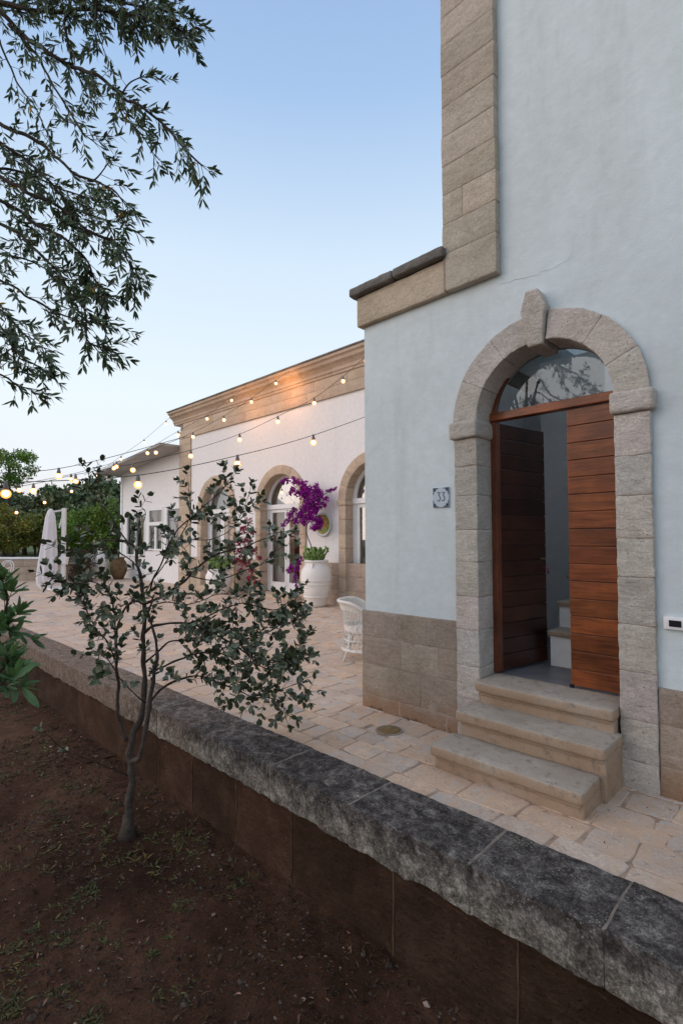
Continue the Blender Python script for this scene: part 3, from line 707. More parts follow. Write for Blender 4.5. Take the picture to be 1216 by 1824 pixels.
for c, kname in ARCH:
    def af(p, c=c):
        a = math.pi - p.x; return Vector((c + p.z * math.cos(a), p.y, fZS + p.z * math.sin(a)))
    q = MB()
    for k in range(9):
        a0 = math.pi * k / 9; q.col = tcol(.06, .02); q.rblock(a0 + .002, a0 + math.pi / 9 - .002, Y - .05, Y + .26, fRI, fRO, .12, .01, .003, 6, fn=af, seed=500 + k)
    for sx in (-1, 1):
        xa, xb = sorted((c + sx * fRI, c + sx * (fRO - .02))); z = -.05
        for k in range(7):
            h = (2.62 + .05) / 7; q.col = tcol(.06, .02); q.rblock(xa, xb, Y - .05, Y + .26, z + .002, z + h - .002, .12, .01, .003, 6, seed=520 + k); z += h
        xa, xb = sorted((c + sx * (fRI - .02), c + sx * (fRO + .03))); q.col = tcol(.03, .02); q.rblock(xa, xb, Y - .075, Y + .262, 2.622, 2.757, .1, .01, .003, 6, seed=540)
    q.build('arch_surround', m_farstone, far, smooth=True)
    # white joinery
    fy = Y + .24; dr = None
    q = MB()
    q.box(c - fRI, c - fRI + .11, fy, fy + .08, .12, 2.72); q.box(c + fRI - .11, c + fRI, fy, fy + .08, .12, 2.72)
    q.box(c - fRI, c + fRI, fy - .03, fy + .09, 2.66, 2.80)
    for k in range(24):
        a0 = math.pi * k / 24; a1 = math.pi * (k + 1) / 24
        def P(r, a, y): return (c + r * math.cos(a), y, fZS + .04 + r * math.sin(a))
        q.quad(P(fRI - .12, a0, fy), P(fRI, a0, fy), P(fRI, a1, fy), P(fRI - .12, a1, fy)); q.quad(P(fRI - .12, a0, fy), P(fRI - .12, a1, fy), P(fRI - .12, a1, fy + .06), P(fRI - .12, a0, fy + .06))
    fr_ = q.build('door_frame', m_white, far)
    for s0, s1 in ((c - fRI + .115, c - .005), (c + .005, c + fRI - .115)):
        q = MB(); q.box(s0, s0 + .10, fy + .02, fy + .07, .12, 2.655); q.box(s1 - .10, s1, fy + .02, fy + .07, .12, 2.655)
        q.box(s0 + .1, s1 - .1, fy + .02, fy + .07, .12, .42); q.box(s0 + .1, s1 - .1, fy + .02, fy + .07, 2.56, 2.655)
        lf = q.build('door_leaf', m_white, far)
        q = MB(); q.quad((s0 + .1, fy + .045, .42), (s1 - .1, fy + .045, .42), (s1 - .1, fy + .045, 2.56), (s0 + .1, fy + .045, 2.56)); q.build('pane', m_glass, lf)
        if s0 > c:
            q = MB(); q.tube([(s0 + .05, fy + .01, 1.25), (s0 + .05, fy - .05, 1.25), (s0 + .05, fy - .05, 1.12)], .012, 6); q.build('door_handle', m_dark, lf)
    q = MB(); n = 24; q.add([(c + (fRI - .12) * math.cos(math.pi * k / n), fy + .04, fZS + .04 + (fRI - .12) * math.sin(math.pi * k / n)) for k in range(n + 1)], [tuple(range(n + 1))])
    q.build('fanlight_glass', m_glass, far)
    q = MB(); q.rblock(c - 1.0, c + 1.0, Y - .32, Y + .35, -.03, .115, .2, .02, .004, 4); q.build('doorstep', m_farstone, far, smooth=True)
    # curtains and the lit room behind
    def curtain(x0, x1, y, z0, z1, mt, amp=.03, fr_=30, gather=None):
        q = MB(); n = 60; vs = []
        for j in range(9):
            t = j / 8; z = z0 + (z1 - z0) * t
            for i in range(n + 1):
                u = i / n; x = x0 + (x1 - x0) * u
                if gather: g_ = gather(t); x = x0 + (x1 - x0) * (u * g_ if gather.__name__ != 'R' else 1 - (1 - u) * g_)
                vs.append((x, y + amp * math.sin(u * (x1 - x0) * fr_) + amp * .4 * math.sin(u * 51 + 2), z))
        q.add(vs, [(j*(n+1)+i, j*(n+1)+i+1, (j+1)*(n+1)+i+1, (j+1)*(n+1)+i) for j in range(8) for i in range(n)])
        return q.build('curtain', mt, far, smooth=True)
    curtain(c - .95, c + (.10 if kname != 'a' else .0), fy + .22, .15, 3.75, m_curtain if kname != 'a' else m_curtainw)
    def Rg(t): return .22 + .78 * min(1, max(0, (t - .33)) * 1.9) ** 1.2
    Rg.__name__ = 'R'
    curtain(c + .12, c + .95, fy + .24, .15, 3.75, m_curtain, gather=Rg)
    q = MB(); q.box(c - 1.4, c + 1.5, Y + 1.9, Y + 2.0, 0, 3.9); q.box(c - 1.5, c - 1.4, Y + .5, Y + 2, 0, 3.9); q.box(c + 1.5, c + 1.6, Y + .5, Y + 2, 0, 3.9); q.box(c - 1.5, c + 1.6, Y + .5, Y + 2, 3.9, 4.0); q.box(c - 1.5, c + 1.6, Y + .5, Y + 2, -.04, .1)
    q.build('room', m_roomdark, far)
    q = MB(); q.col = WHITE; q.box(c - .6, c + 1.35, Y + 1.45, Y + 1.89, .12, 1.15); q.box(c - .6, c + 1.35, Y + 1.6, Y + 1.89, 1.9, 3.6); q.build('cabinet', m_cabinet, far, bevel=.01)
    q = MB(); q.lathe((c + .45, Y + 1.1, 2.28), [(0, -.06), (.05, -.04), (.06, 0), (.05, .04), (0, .06)], 12); q.build('indoor_lamp', m_lamp, far, True)
    L = bpy.data.lights.new('room_lamp', 'POINT'); L.energy = 9; L.color = (1, .62, .32); L.shadow_soft_size = .08
    lo = bpy.data.objects.new('room_lamp', L); scn.collection.objects.link(lo); lo.parent = far; lo.location = Vector((c + .45, Y + .95, 2.45)) - far.location

# ================================================================== WHITE ANNEX
an = thing('garden_annex', (-21, 9.85, 0), 'white timber annex with sloping sheet roof and windows left of the stone cornered house', 'outbuilding')
AY = 9.85
def rz(x): return 4.79 + (x + 23.9) * .087
q = MB(); XL = -23.85
# wall with window openings
ops = [(-23.2, -21.45, 1.08, 2.80), (-20.98, -19.82, 1.35, 2.96), (-19.40, -18.30, 1.15, 2.95)]
ed = [XL] + [e for o in ops for e in o[:2]] + [-18.05]
for a, b in zip(ed, ed[1:]):
    o = next((o for o in ops if o[0] == a), None)
    if o:
        q.quad((a, AY, -.05), (b, AY, -.05), (b, AY, o[2]), (a, AY, o[2])); q.quad((a, AY, o[3]), (b, AY, o[3]), (b, AY, rz(b)), (a, AY, rz(a)))
    else: q.quad((a, AY, -.05), (b, AY, -.05), (b, AY, rz(b)), (a, AY, rz(a)))
q.quad((XL, AY, -.05), (XL, 16, -.05), (XL, 16, rz(XL)), (XL, AY, rz(XL)))
x = XL + .1
while x < -18.1:
    x += .22
q.build('wall', m_plaster2, an)
q = MB()
q.box(XL + .15, -18.1, AY - .012, AY - .001, 3.06, 3.12); q.build('wall_rail', m_white, an)
q = MB(); n = 2
q.add([(-24.5, 8.85, rz(-24.5) - .02), (-18.06, 8.85, rz(-18.06) - .02), (-18.06, 16.3, rz(-18.06) - .02), (-24.5, 16.3, rz(-24.5) - .02),
       (-24.5, 8.85, rz(-24.5) + .06), (-18.06, 8.85, rz(-18.06) + .06), (-18.06, 16.3, rz(-18.06) + .06), (-24.5, 16.3, rz(-24.5) + .06)],
      [(3,2,1,0),(4,5,6,7),(0,1,5,4),(1,2,6,5),(2,3,7,6),(3,0,4,7)])
q.build('roof', m_roofmetal, an)
q = MB(); q.box(-24.35, XL - .02, 9.2, 9.34, 4.45, 4.66); q.box(XL - .02, XL + .12, AY - .05, AY + .1, -.05, 4.7); q.build('eave_beam', m_white, an)
for i, (a, b, z0, z1) in enumerate(ops):
    q = MB(); t = .07; fy0, fy1 = AY - .025, AY + .05
    q.box(a - t, b + t, fy0, fy1, z1, z1 + t); q.box(a - t, b + t, fy0 - .03, fy1, z0 - t, z0); q.box(a - t, a, fy0, fy1, z0, z1); q.box(b, b + t, fy0, fy1, z0, z1)
    if i == 0: q.box(-22.42, -22.28, fy0, fy1, z0, z1)
    if i == 1:
        q.box(a, b, fy0, fy1, 2.33, 2.47); q.box(-20.45, -20.33, fy0, fy1, z0, 2.33)
    wf = q.build('window_frame', m_white, an)
    q = MB(); q.quad((a, AY + .03, z0), (b, AY + .03, z0), (b, AY + .03, z1), (a, AY + .03, z1)); q.build('pane', m_glass, wf)
    q = MB(); q.box(a - .3, b + .3, AY + 1.5, AY + 1.6, .2, 3.4); q.box(a - .3, b + .3, AY + .1, AY + 1.6, .2, .3); q.box(a - .3, b + .3, AY + .1, AY + 1.6, 3.3, 3.4); q.build('room', m_roomdark, an)
    for (x0, x1, l0, l1, mt) in (((a, a + .85, .75, .9, m_curtain), (b - .8, b, .45, 1, m_curtain)) if i == 0 else ((a, a + .4, 1, 1, m_curtain), (b - .5, b - .15, 1, 1, m_curtain)) if i == 1 else ((a, a + .6, .55, 1, m_curtainw), (b - .55, b, .5, .95, m_curtain))):
        q = MB(); n = 24; vs = []
        for j in range(7):
            tt = j / 6; wd = l0 + (l1 - l0) * tt
            for k in range(n + 1):
                u = k / n; x = x0 + (x1 - x0) * u * wd if x0 == a else x1 - (x1 - x0) * (1 - u) * wd
                vs.append((x, AY + .14 + .025 * math.sin(u * 32), z0 + (z1 - z0) * tt))
        q.add(vs, [(j*(n+1)+k, j*(n+1)+k+1, (j+1)*(n+1)+k+1, (j+1)*(n+1)+k) for j in range(6) for k in range(n)]); q.build('curtain', mt, wf, True)

# ================================================================== FOLIAGE TOOLS
def leaf(mb, p, d, n, L, W, fold=.12, curl=.1, ms=.45, oval=False):
    d = d.normalized(); s = d.cross(n)
    if s.length < 1e-4: s = d.orthogonal()
    s.normalize(); n = s.cross(d).normalized()
    def P(t, w, h): return p + d * (L * t) + s * (W * w) + n * (L * h)
    rows = ((.10, .20), (.32, .46), (.62, .50), (.86, .32)) if oval else ((.25, .38), (.6, .46))
    v = [P(0, 0, 0)]
    for t, w in rows:
        v += [P(t, w, fold * .35 - curl * t * t), P(t, 0, -.02 - curl * t * t), P(t, -w, fold * .35 - curl * t * t)]
    m = len(rows); v.append(P(1, 0, -curl)); e = len(v) - 1
    f = [(0, 2, 1), (0, 3, 2)]
    for k in range(m - 1):
        a = 1 + 3 * k; f += [(a, a + 1, a + 4, a + 3), (a + 1, a + 2, a + 5, a + 4)]
    a = 1 + 3 * (m - 1); f += [(a, a + 1, e), (a + 1, a + 2, e)]
    mb.add(v, f)
def rvec(r): 
    while True:
        v = Vector((r.uniform(-1, 1), r.uniform(-1, 1), r.uniform(-1, 1)))
        if .05 < v.length < 1: return v.normalized()
def twig(wood_, lf, p, d, length, spacing, L, W, r, droop=0, opp=True, rad=.0025, leafang=.7, tintf=None, seg=.03, start=.15, fold=.12, curl=.1, oval=False):
    n = max(3, int(length / seg)); pts = [p.copy()]; d = d.normalized(); acc = 0; side = r.uniform(0, 6.28)
    for i in range(n):
        d = (d + rvec(r) * .10 + Vector((0, 0, -droop))).normalized(); q = pts[-1] + d * (length / n); pts.append(q)
        acc += length / n
        if acc >= spacing and i >= n * start:
            acc = 0; side += math.pi / 2 + r.uniform(-.4, .4)
            a = d.orthogonal().normalized(); b = d.cross(a)
            for s_ in ((0, math.pi) if opp else (0,)):
                o = a * math.cos(side + s_) + b * math.sin(side + s_)
                ld = d * math.cos(leafang) + o * math.sin(leafang) + rvec(r) * .22
                lf.col = tintf(r) if tintf else None
                k = r.uniform(.65, 1.1); nn = (d * .8 + Vector((0, 0, .6)) + rvec(r) * .5)
                leaf(lf, q, ld, nn, L * k, W * k * r.uniform(.85, 1.15), fold, curl, oval=oval)
    for k in range(3):
        lf.col = tintf(r) if tintf else None
        leaf(lf, pts[-1], d + rvec(r) * .55, Vector((0, 0, 1)) + rvec(r) * .6, L * r.uniform(.6, .95), W * r.uniform(.6, .9), fold, curl, oval=oval)
    if wood_ is not None: wood_.tube(pts, [rad * (1 - .65 * i / n) for i in range(n + 1)], 4, cap=False)
    return pts
def smooth_poly(P, sub=6):
    out = []
    for i in range(len(P) - 1):
        p0 = P[max(i - 1, 0)]; p1 = P[i]; p2 = P[i + 1]; p3 = P[min(i + 2, len(P) - 1)]
        for k in range(sub):
            t = k / sub
            out.append(.5 * ((2 * p1) + (p2 - p0) * t + (2 * p0 - 5 * p1 + 4 * p2 - p3) * t * t + (3 * p1 - p0 - 3 * p2 + p3) * t ** 3))
    out.append(P[-1].copy()); return out

# ================================================================== YOUNG GUAVA TREE in the foreground
r = random.Random(21)
base = on(2, -.72, 228, 1478)
gt = thing('guava_tree', base, 'young twisted tree with small round grey green leaves before the garden wall', 'tree')
D0 = (base - EYE).dot(fw)
def z6(u, v, dd=0): return at(D0 + dd, 80 + .4277 * u, 820 + .4277 * v)
BR = [ # (points (u, v, depth offset), r0, r1, twig density)
 ([(350,1550,0),(352,1450,0),(362,1340,0),(358,1240,0),(362,1160,0),(400,1070,0),(415,960,.02),(412,820,.03),(412,700,.04),(408,600,.06),(398,500,.08),(382,400,.1),(345,345,.14),(290,330,.2),(225,335,.25)], .040, .008, .5),
 ([(352,1250,0),(395,1240,-.03),(425,1130,-.05),(435,1000,-.06),(462,880,-.08),(470,760,-.1),(440,640,-.1),(455,560,-.1)], .026, .008, .4),
 ([(340,1165,0),(308,1070,-.05),(300,900,-.1),(298,760,-.12),(318,640,-.15),(360,590,-.18),(408,600,-.1)], .016, .006, 1.0),
 ([(298,760,-.12),(290,650,-.15),(265,540,-.2),(200,508,-.25),(120,515,-.3),(60,505,-.32)], .008, .003, 2.0),
 ([(300,860,-.1),(262,760,-.15),(215,700,-.2),(170,620,-.25),(160,540,-.28)], .007, .003, 2.4),
 ([(420,1010,0),(330,930,-.15),(285,860,-.2),(240,800,-.25),(215,860,-.3)], .006, .003, 1.6),
 ([(435,1000,-.06),(520,930,-.1),(640,900,-.1),(760,940,-.05),(870,985,0),(970,1000,.05),(1005,1080,.08)], .012, .003, 2.3),
 ([(410,720,.04),(470,685,0),(600,680,-.05),(700,720,-.1),(820,790,-.1),(930,840,-.1),(1000,820,-.1),(1060,780,-.1)], .014, .003, 3.3),
 ([(600,680,-.05),(700,640,0),(820,600,.05),(950,620,.1),(1020,590,.1),(1050,600,.1)], .009, .003, 2.9),
 ([(440,880,.0),(560,830,.1),(700,800,.15),(840,840,.2),(960,870,.2),(1010,830,.2)], .010, .003, 2.8),
 ([(420,840,-.02),(520,760,.15),(640,740,.2),(780,700,.25),(900,720,.25),(980,690,.25),(1060,660,.25)], .009, .003, 3.0),
 ([(410,600,.06),(500,560,0),(600,480,-.05),(680,410,-.1),(760,375,-.12),(870,350,-.15),(985,298,-.2)], .013, .004, 1.0),
 ([(430,560,.05),(480,440,.05),(545,300,.1),(640,210,.12),(720,140,.15),(775,70,.15)], .009, .003, 1.25),
 ([(520,390,.08),(590,270,.1),(605,180,.12),(598,90,.12)], .005, .0025, .7),
 ([(640,210,.12),(720,230,.05),(790,260,0),(870,180,-.05)], .005, .0025, 1.1),
 ([(600,330,.1),(700,330,.1),(800,260,.15),(850,140,.2)], .005, .0025, 1.0),
 ([(398,500,.08),(380,440,.0),(300,380,-.1),(200,400,-.15),(120,370,-.2),(60,375,-.2)], .007, .0025, 1.3),
 ([(345,345,.14),(280,240,.2),(230,180,.2),(195,120,.2),(180,50,.2)], .006, .0025, .9),
 ([(382,400,.1),(400,300,.05),(420,220,0),(400,190,0)], .005, .002, .9),
 ([(412,560,.06),(520,400,-.1),(560,350,-.15),(590,380,-.2)], .006, .0025, .9),
 ([(410,620,.05),(500,590,.2),(600,600,.3),(720,560,.3),(850,560,.3)], .007, .0025, 2.0),
 ([(700,720,-.1),(760,820,-.15),(850,900,-.2),(900,940,-.2)], .006, .0025, 1.8),
 ([(870,985,0),(960,960,-.05),(1060,930,-.1),(1100,960,-.1)], .004, .002, 1.4),
 ([(350,1310,0),(250,1270,-.2),(120,1220,-.4),(60,1190,-.5),(20,1150,-.6)], .006, .0025, .12),
 ([(600,480,-.05),(700,500,-.1),(800,470,-.15),(900,430,-.2),(960,370,-.2)], .006, .0025, .8),
]
wd = MB(); lf = MB(); brn = MB()
def ftint(r):
    k = r.uniform(.7, 1.25)
    return (k * (1.2 if r.random() < .12 else 1), k, k * r.uniform(.8, 1.05))
for bi, (P, r0, r1, dens) in enumerate(BR):
    pts = smooth_poly([z6(*a) for a in P], 7); n = len(pts)
    for i in range(1, n - 1):
        pts[i] = pts[i] + noise.noise_vector(pts[i] * 7) * min(.028, .006 + r0)
    (wd if bi < 3 else brn).tube(pts, [(r0 + (r1 - r0) * (i / (n - 1)) ** .7) * (1 + .38 * noise.noise(pts[i] * 11)) for i in range(n)], 10 if bi < 3 else 6)
    tot = sum((pts[i+1] - pts[i]).length for i in range(n - 1)); start = .45 if bi < 3 else (.5 if bi == 23 else .22)
    m = int(tot * dens * 15)
    for k in range(m):
        t = start + (1 - start) * (k + r.random()) / m; f = t * (n - 1); i = min(n - 2, int(f)); p = pts[i].lerp(pts[i+1], f - i)
        tg = (pts[i+1] - pts[i]).normalized()
        d = tg * .55 + rvec(r) * .9 + Vector((0, 0, .25))
        ln = r.uniform(.05, .20)
        twig(brn, lf, p, d, ln, .034, .070, .043, r, droop=.015, rad=.0022, leafang=.85, tintf=ftint, seg=.025, fold=.10, curl=.08, oval=True)
    twig(brn, lf, pts[-1], pts[-1] - pts[-2], .10, .03, .062, .040, r, tintf=ftint, oval=True)
# root flare
wd.tube([base + Vector((0, 0, .12)), base + Vector((0, 0, .03)), base + Vector((0, 0, -.06))], [.040, .052, .085], 12)
wd.build('trunk', m_bark, gt, smooth=True); brn.build('branch', m_barkdark, gt, smooth=True); lf.build('crown', m_feijoa, gt)

# ================================================================== OLIVE TREE overhead
r = random.Random(5)
ol = thing('olive_tree', (-3.6, -1.4, -.75), 'large olive tree whose leafy branches hang in from the upper left', 'tree')
wd = MB(); lf = MB(); tw = MB()
wd.tube(smooth_poly([Vector(p) for p in ((-3.6, -1.4, -.8), (-3.55, -1.45, -.3), (-3.7, -1.3, .4), (-3.5, -1.4, 1.2), (-3.6, -1.1, 2.0))], 5), [.30, .27, .25, .23, .22, .21, .2, .2, .19, .19, .19, .18, .18, .17, .17, .17, .16, .16, .15, .15, .15], 12)
def z8(u, v, dep): return at(dep, u * (.386 if u > 0 else .4058), v * (.395 if v > 0 else .4058))
OS = [
 ([(-400,-100,3.2),(0,10,3.0),(200,50,2.9),(400,40,2.8),(560,60,2.7),(700,90,2.6),(860,150,2.5)], .014, 3.4),
 ([(-300,-300,3.2),(0,-120,3.0),(250,-60,2.8),(450,-20,2.7),(650,30,2.6),(830,60,2.5)], .014, 3.0),
 ([(-300,-120,2.8),(0,60,2.8),(100,150,2.8),(230,240,2.7),(340,300,2.7),(450,340,2.6),(540,420,2.6),(650,490,2.5),(760,570,2.5),(850,670,2.4),(935,745,2.4)], .012, 1.7),
 ([(340,-40,2.9),(300,120,2.8),(330,250,2.8),(380,380,2.8),(440,470,2.7)], .007, 1.4),
 ([(450,-20,2.7),(440,120,2.7),(470,210,2.7)], .005, 2.4),
 ([(40,110,2.8),(160,230,2.8),(230,360,2.7),(310,480,2.7),(370,590,2.6),(440,650,2.6)], .007, 1.5),
 ([(0,180,3.0),(80,370,3.0),(160,480,2.9),(225,610,2.9)], .005, 1.3),
 ([(-200,400,2.7),(0,555,2.7),(120,610,2.6),(220,670,2.6),(330,770,2.5),(430,810,2.5),(520,860,2.4),(575,920,2.4)], .010, 1.5),
 ([(-200,520,2.7),(0,640,2.7),(120,720,2.7),(230,820,2.6),(330,930,2.6),(450,980,2.5),(560,1000,2.5)], .008, 3.0),
 ([(-300,700,2.7),(0,800,2.7),(140,870,2.6),(300,950,2.6),(420,1050,2.5),(540,1100,2.5),(590,1170,2.4),(610,1240,2.4)], .010, 2.8),
 ([(-300,850,2.6),(0,900,2.6),(160,1000,2.6),(300,1080,2.5),(400,1180,2.5),(440,1270,2.5),(480,1330,2.4)], .009, 3.2),
 ([(-300,950,2.6),(0,1010,2.6),(150,1110,2.5),(260,1220,2.5),(330,1320,2.5),(390,1390,2.4),(400,1530,2.4),(475,1570,2.4)], .008, 2.6),
 ([(-200,800,3.1),(0,760,3.0),(140,790,3.0),(300,860,2.9),(440,900,2.9)], .008, 3.2),
 ([(-200,1160,2.7),(0,1260,2.7),(120,1330,2.6),(240,1395,2.6),(370,1450,2.5),(500,1440,2.5)], .007, 1.6),
 ([(-200,1260,2.5),(0,1390,2.5),(80,1470,2.5),(150,1550,2.4),(210,1570,2.4)], .007, 2.8),
 ([(-200,1450,2.5),(0,1500,2.5),(60,1560,2.5),(120,1620,2.4),(190,1660,2.4)], .006, 2.2),
 ([(-200,1600,2.5),(0,1690,2.4),(70,1740,2.4),(150,1755,2.4)], .005, 1.4),
 ([(-200,1100,2.9),(0,1140,2.9),(150,1180,2.8),(300,1250,2.8)], .007, 2.8),
 ([(560,430,2.6),(600,360,2.6),(660,330,2.6)], .004, 2.2),
 ([(540,420,2.6),(560,500,2.6),(640,600,2.5),(720,700,2.5)], .004, 2.2),
 ([(430,810,2.5),(470,770,2.5),(510,730,2.5)], .003, 1.8),
]
def otint(r):
    k = r.uniform(.65, 1.3); u = r.random()
    if u < .006: return (6, 2.2, .3)
    return (k, k, k * r.uniform(.8, 1.1))
hub = Vector((-3.6, -1.1, 2.0))
HUBS = [Vector((-4.1, -.6, 3.5)), Vector((-4.0, -.5, 2.7)), Vector((-3.8, -.6, 2.3))]
for hb_ in HUBS:
    P_h = smooth_poly([Vector((-3.6, -1.2, 1.8)), hub.lerp(hb_, .45) + Vector((-.08, .05, .05)), hb_], 6); wd.tube(P_h, [.13 - .085 * k / 12 for k in range(13)], 9)
for P, r0, dens in OS:
    pts = smooth_poly([z8(*a) for a in P], 6); n = len(pts)
    for i in range(1, n): pts[i] = pts[i] + noise.noise_vector(pts[i] * 9) * .012
    tw.tube(pts, [r0 * (1 - .8 * i / (n - 1)) + .0012 for i in range(n)], 6)
    if P[0][0] < 0:
        a = pts[0]; tg0 = (pts[1] - pts[0]).normalized(); hb = HUBS[0 if a.z > 3.5 else 1 if a.z > 2.4 else 2]
        m1 = hb.lerp(a - tg0 * .5, .5) + noise.noise_vector(a * 5) * .12
        L_ = smooth_poly([hb, m1, a - tg0 * .35, a], 6); nl_ = len(L_) - 1
        wd.tube(L_, [.028 + (r0 - .028) * k / nl_ for k in range(nl_ + 1)], 7)
    tot = sum((pts[i+1] - pts[i]).length for i in range(n - 1)); m = int(tot * dens * 15)
    s0 = .12
    for k in range(m):
        f = (s0 + (1 - s0) * (k + r.random()) / m) * (n - 1); i = min(n - 2, int(f)); p = pts[i].lerp(pts[i+1], f - i)
        tg = (pts[i+1] - pts[i]).normalized()
        d = tg * .75 + rvec(r) * .75 + Vector((0, 0, -.25))
        twig(tw, lf, p, d, r.uniform(.05, .16), .019, .058, .0150, r, droop=.012, rad=.0018, leafang=.62, tintf=otint, seg=.02, fold=.04, curl=.08)
    twig(tw, lf, pts[-1] , pts[-1] - pts[-2], .05, .02, .045, .012, r, tintf=otint, seg=.02, leafang=.5)
# canopy over and behind the camera (outside the frame, it shades the garden and shows in the door glass)
cands = 0
while cands < 520:
    p = Vector((r.uniform(-6.5, 1.0), r.uniform(-5.5, .5), r.uniform(2.6, 5.8)))
    c_ = Vector((-2.8, -2.2, 4.0)); e = Vector(((p.x - c_.x) / 3.8, (p.y - c_.y) / 3.2, (p.z - c_.z) / 1.7))
    if e.length > 1: continue
    rel = p - EYE; zc = rel.dot(fw)
    if zc > .0 and abs(rel.dot(ri)) < zc * .75 + .5: continue
    mr = Vector((p.x, 8.48 - p.y, p.z)) - EYE; mz = mr.dot(fw); mxp = 608 + FPX * mr.dot(ri) / mz; myp = PY - FPX * mr.dot(up) / mz
    if 820 < mxp < 1160 and 520 < myp < 790: continue
    cands += 1
    twig(None, lf, p, rvec(r) + Vector((0, 0, -.3)), r.uniform(.3, .6), .04, .10, .028, r, droop=.03, tintf=otint, seg=.04, leafang=.7)
for k in range(9):
    a = Vector((-2.8 + 3 * math.cos(k * .7) , -2.2 + 2.2 * math.sin(k * .7), 3.6 + .2 * k))
    rel = a - EYE
    if rel.dot(fw) > .3: continue
    mr = Vector((a.x, 8.48 - a.y, a.z)) - EYE; mz = mr.dot(fw); mxp = 608 + FPX * mr.dot(ri) / mz
    if 780 < mxp < 1250: continue
    wd.tube(smooth_poly([hub, hub.lerp(a, .5) + Vector((0, 0, .3)), a], 6), [.1 - .085 * j / 12 for j in range(13)], 7)
wd.build('trunk', m_bark, ol, smooth=True); tw.build('branch', m_barkdark, ol, smooth=True); lf.build('crown', m_olive, ol)

# ================================================================== LEAFY SHOOT at the left edge
r = random.Random(9)
sh = thing('garden_shrub', (-2.9, .1, -.75), 'bright green long leaved shrub reaching in at the left edge', 'shrub')
wd = MB(); lf = MB()
def shtint(r): k = r.uniform(.7, 1.3); return (k, k, k * .9)
for P in ([(-160,1420,1.9),(-60,1250,1.8),(0,1130,1.8),(15,1060,1.75)], [(-160,1400,1.8),(-60,1300,1.7),(-10,1230,1.7),(20,1220,1.65)], [(-170,1380,1.9),(-90,1200,1.9),(-30,1130,1.85),(20,1120,1.8)], [(-160,1500,1.8),(-80,1350,1.75),(-30,1240,1.7),(15,1180,1.7)]):
    pts = smooth_poly([at(p[2], p[0], p[1]) for p in P], 6); n = len(pts)
    wd.tube(pts, [.009 * (1 - .7 * i / n) for i in range(n)], 6)
    for k in range(11):
        f = (.3 + .7 * (k + r.random()) / 11) * (n - 1); i = min(n - 2, int(f)); p = pts[i].lerp(pts[i+1], f - i)
        twig(wd, lf, p, (pts[i+1] - pts[i]).normalized() + rvec(r) * .5, r.uniform(.04, .10), .024, .080, .024, r, tintf=shtint, seg=.02, leafang=.7, fold=.08, oval=True)
    wd.tube([Vector((-2.9 + r.uniform(-.1, .1), .1, -.8)), (pts[0] + Vector((-2.9, .1, -.8))) / 2, pts[0]], [.014, .012, .009], 6)
wd.build('stem', m_barkdark, sh, smooth=True); lf.build('foliage', m_shoot, sh)

# ================================================================== SOIL LITTER
r = random.Random(12)
q = MB()
def pebble(mb, p, s, r):
    n1 = 5; vs = [p + Vector((0, 0, s * .55))]; a0 = r.random() * 6
    e = r.uniform(.6, 1)
    for k in range(n1): vs.append(p + Vector((math.cos(a0 + k * 1.2566) * s * r.uniform(.7, 1.1), math.sin(a0 + k * 1.2566) * s * e, s * r.uniform(.0, .25))))
    for k in range(n1): vs.append(p + Vector((math.cos(a0 + k * 1.2566) * s * .9, math.sin(a0 + k * 1.2566) * s * e * .9, -s * .4)))
    fs = [(0, 1 + k, 1 + (k + 1) % n1) for k in range(n1)] + [(1 + k, 6 + k, 6 + (k + 1) % n1, 1 + (k + 1) % n1) for k in range(n1)]
    mb.add(vs, fs)
def wherexy(r):
    while True:
        x = r.uniform(-7.5, .3); y = r.uniform(.1, 2.42)
        if r.random() < .4 + .6 * (y > 2.0 or noise.noise(Vector((x * 1.5, y * 1.5, 0))) > 0): return x, y
for k in range(8000):
    x, y = wherexy(r); s = min(.028, .0035 * math.exp(abs(r.gauss(0, .75)))); c = r.uniform(.12, .5)
    if r.random() < .06: c = r.uniform(.8, 2.2)
    q.col = (c, c * .93, c * .88); pebble(q, Vector((x, y, soil_z(x, y))), s, r)
tag(q.build('pebbles', m_pebble), 'small pale stones and crumbs strewn over the dark garden soil', 'pebbles', kind='stuff')
q = MB()
for k in range(9000):
    x, y = wherexy(r); c = r.uniform(.15, .8)
    if r.random() < .05: c = r.uniform(1.4, 2.6)
    q.col = (c, c * r.uniform(.8, 1), c * r.uniform(.7, 1)); d = Vector((r.uniform(-1, 1), r.uniform(-1, 1), r.uniform(-.15, .4)))
    L = r.uniform(.012, .05); leaf(q, Vector((x, y, soil_z(x, y) + .004)), d, Vector((0, 0, 1)) + rvec(r) * .5, L, L * r.uniform(.15, .45), .2, r.uniform(-.3, .4))
tag(q.build('leaf_litter', m_deadleaf), 'dry brown leaves and twigs scattered on the garden soil', 'leaf litter', kind='stuff')
q = MB()
def tuft(mb, x, y, s, nb, r, yel=0):
    for k in range(nb):
        an = r.uniform(0, 6.28); d = Vector((math.cos(an), math.sin(an), r.uniform(.1, .8))); c = r.uniform(.55, 1.4)
        mb.col = (c * (1 + yel * r.random()), c, c * .9); L = s * r.uniform(.5, 1.1)
        px, py = x + r.uniform(-1, 1) * s * .35, y + r.uniform(-1, 1) * s * .35
        leaf(mb, Vector((px, py, soil_z(px, py) - .002)), d, Vector((0, 0, 1)), L, L * r.uniform(.10, .26), .05, r.uniform(.1, .5))
spots = [(130,1600),(150,1585),(110,1625),(60,1665),(90,1660),(120,1670),(20,1690),(55,1715),(205,1665),(265,1695),(325,1610),(260,1410),(110,1775),(20,1800),(170,1820),(300,1770),(90,1430),(200,1440),(430,1580),(100,1450),(340,1500),(410,1570)]
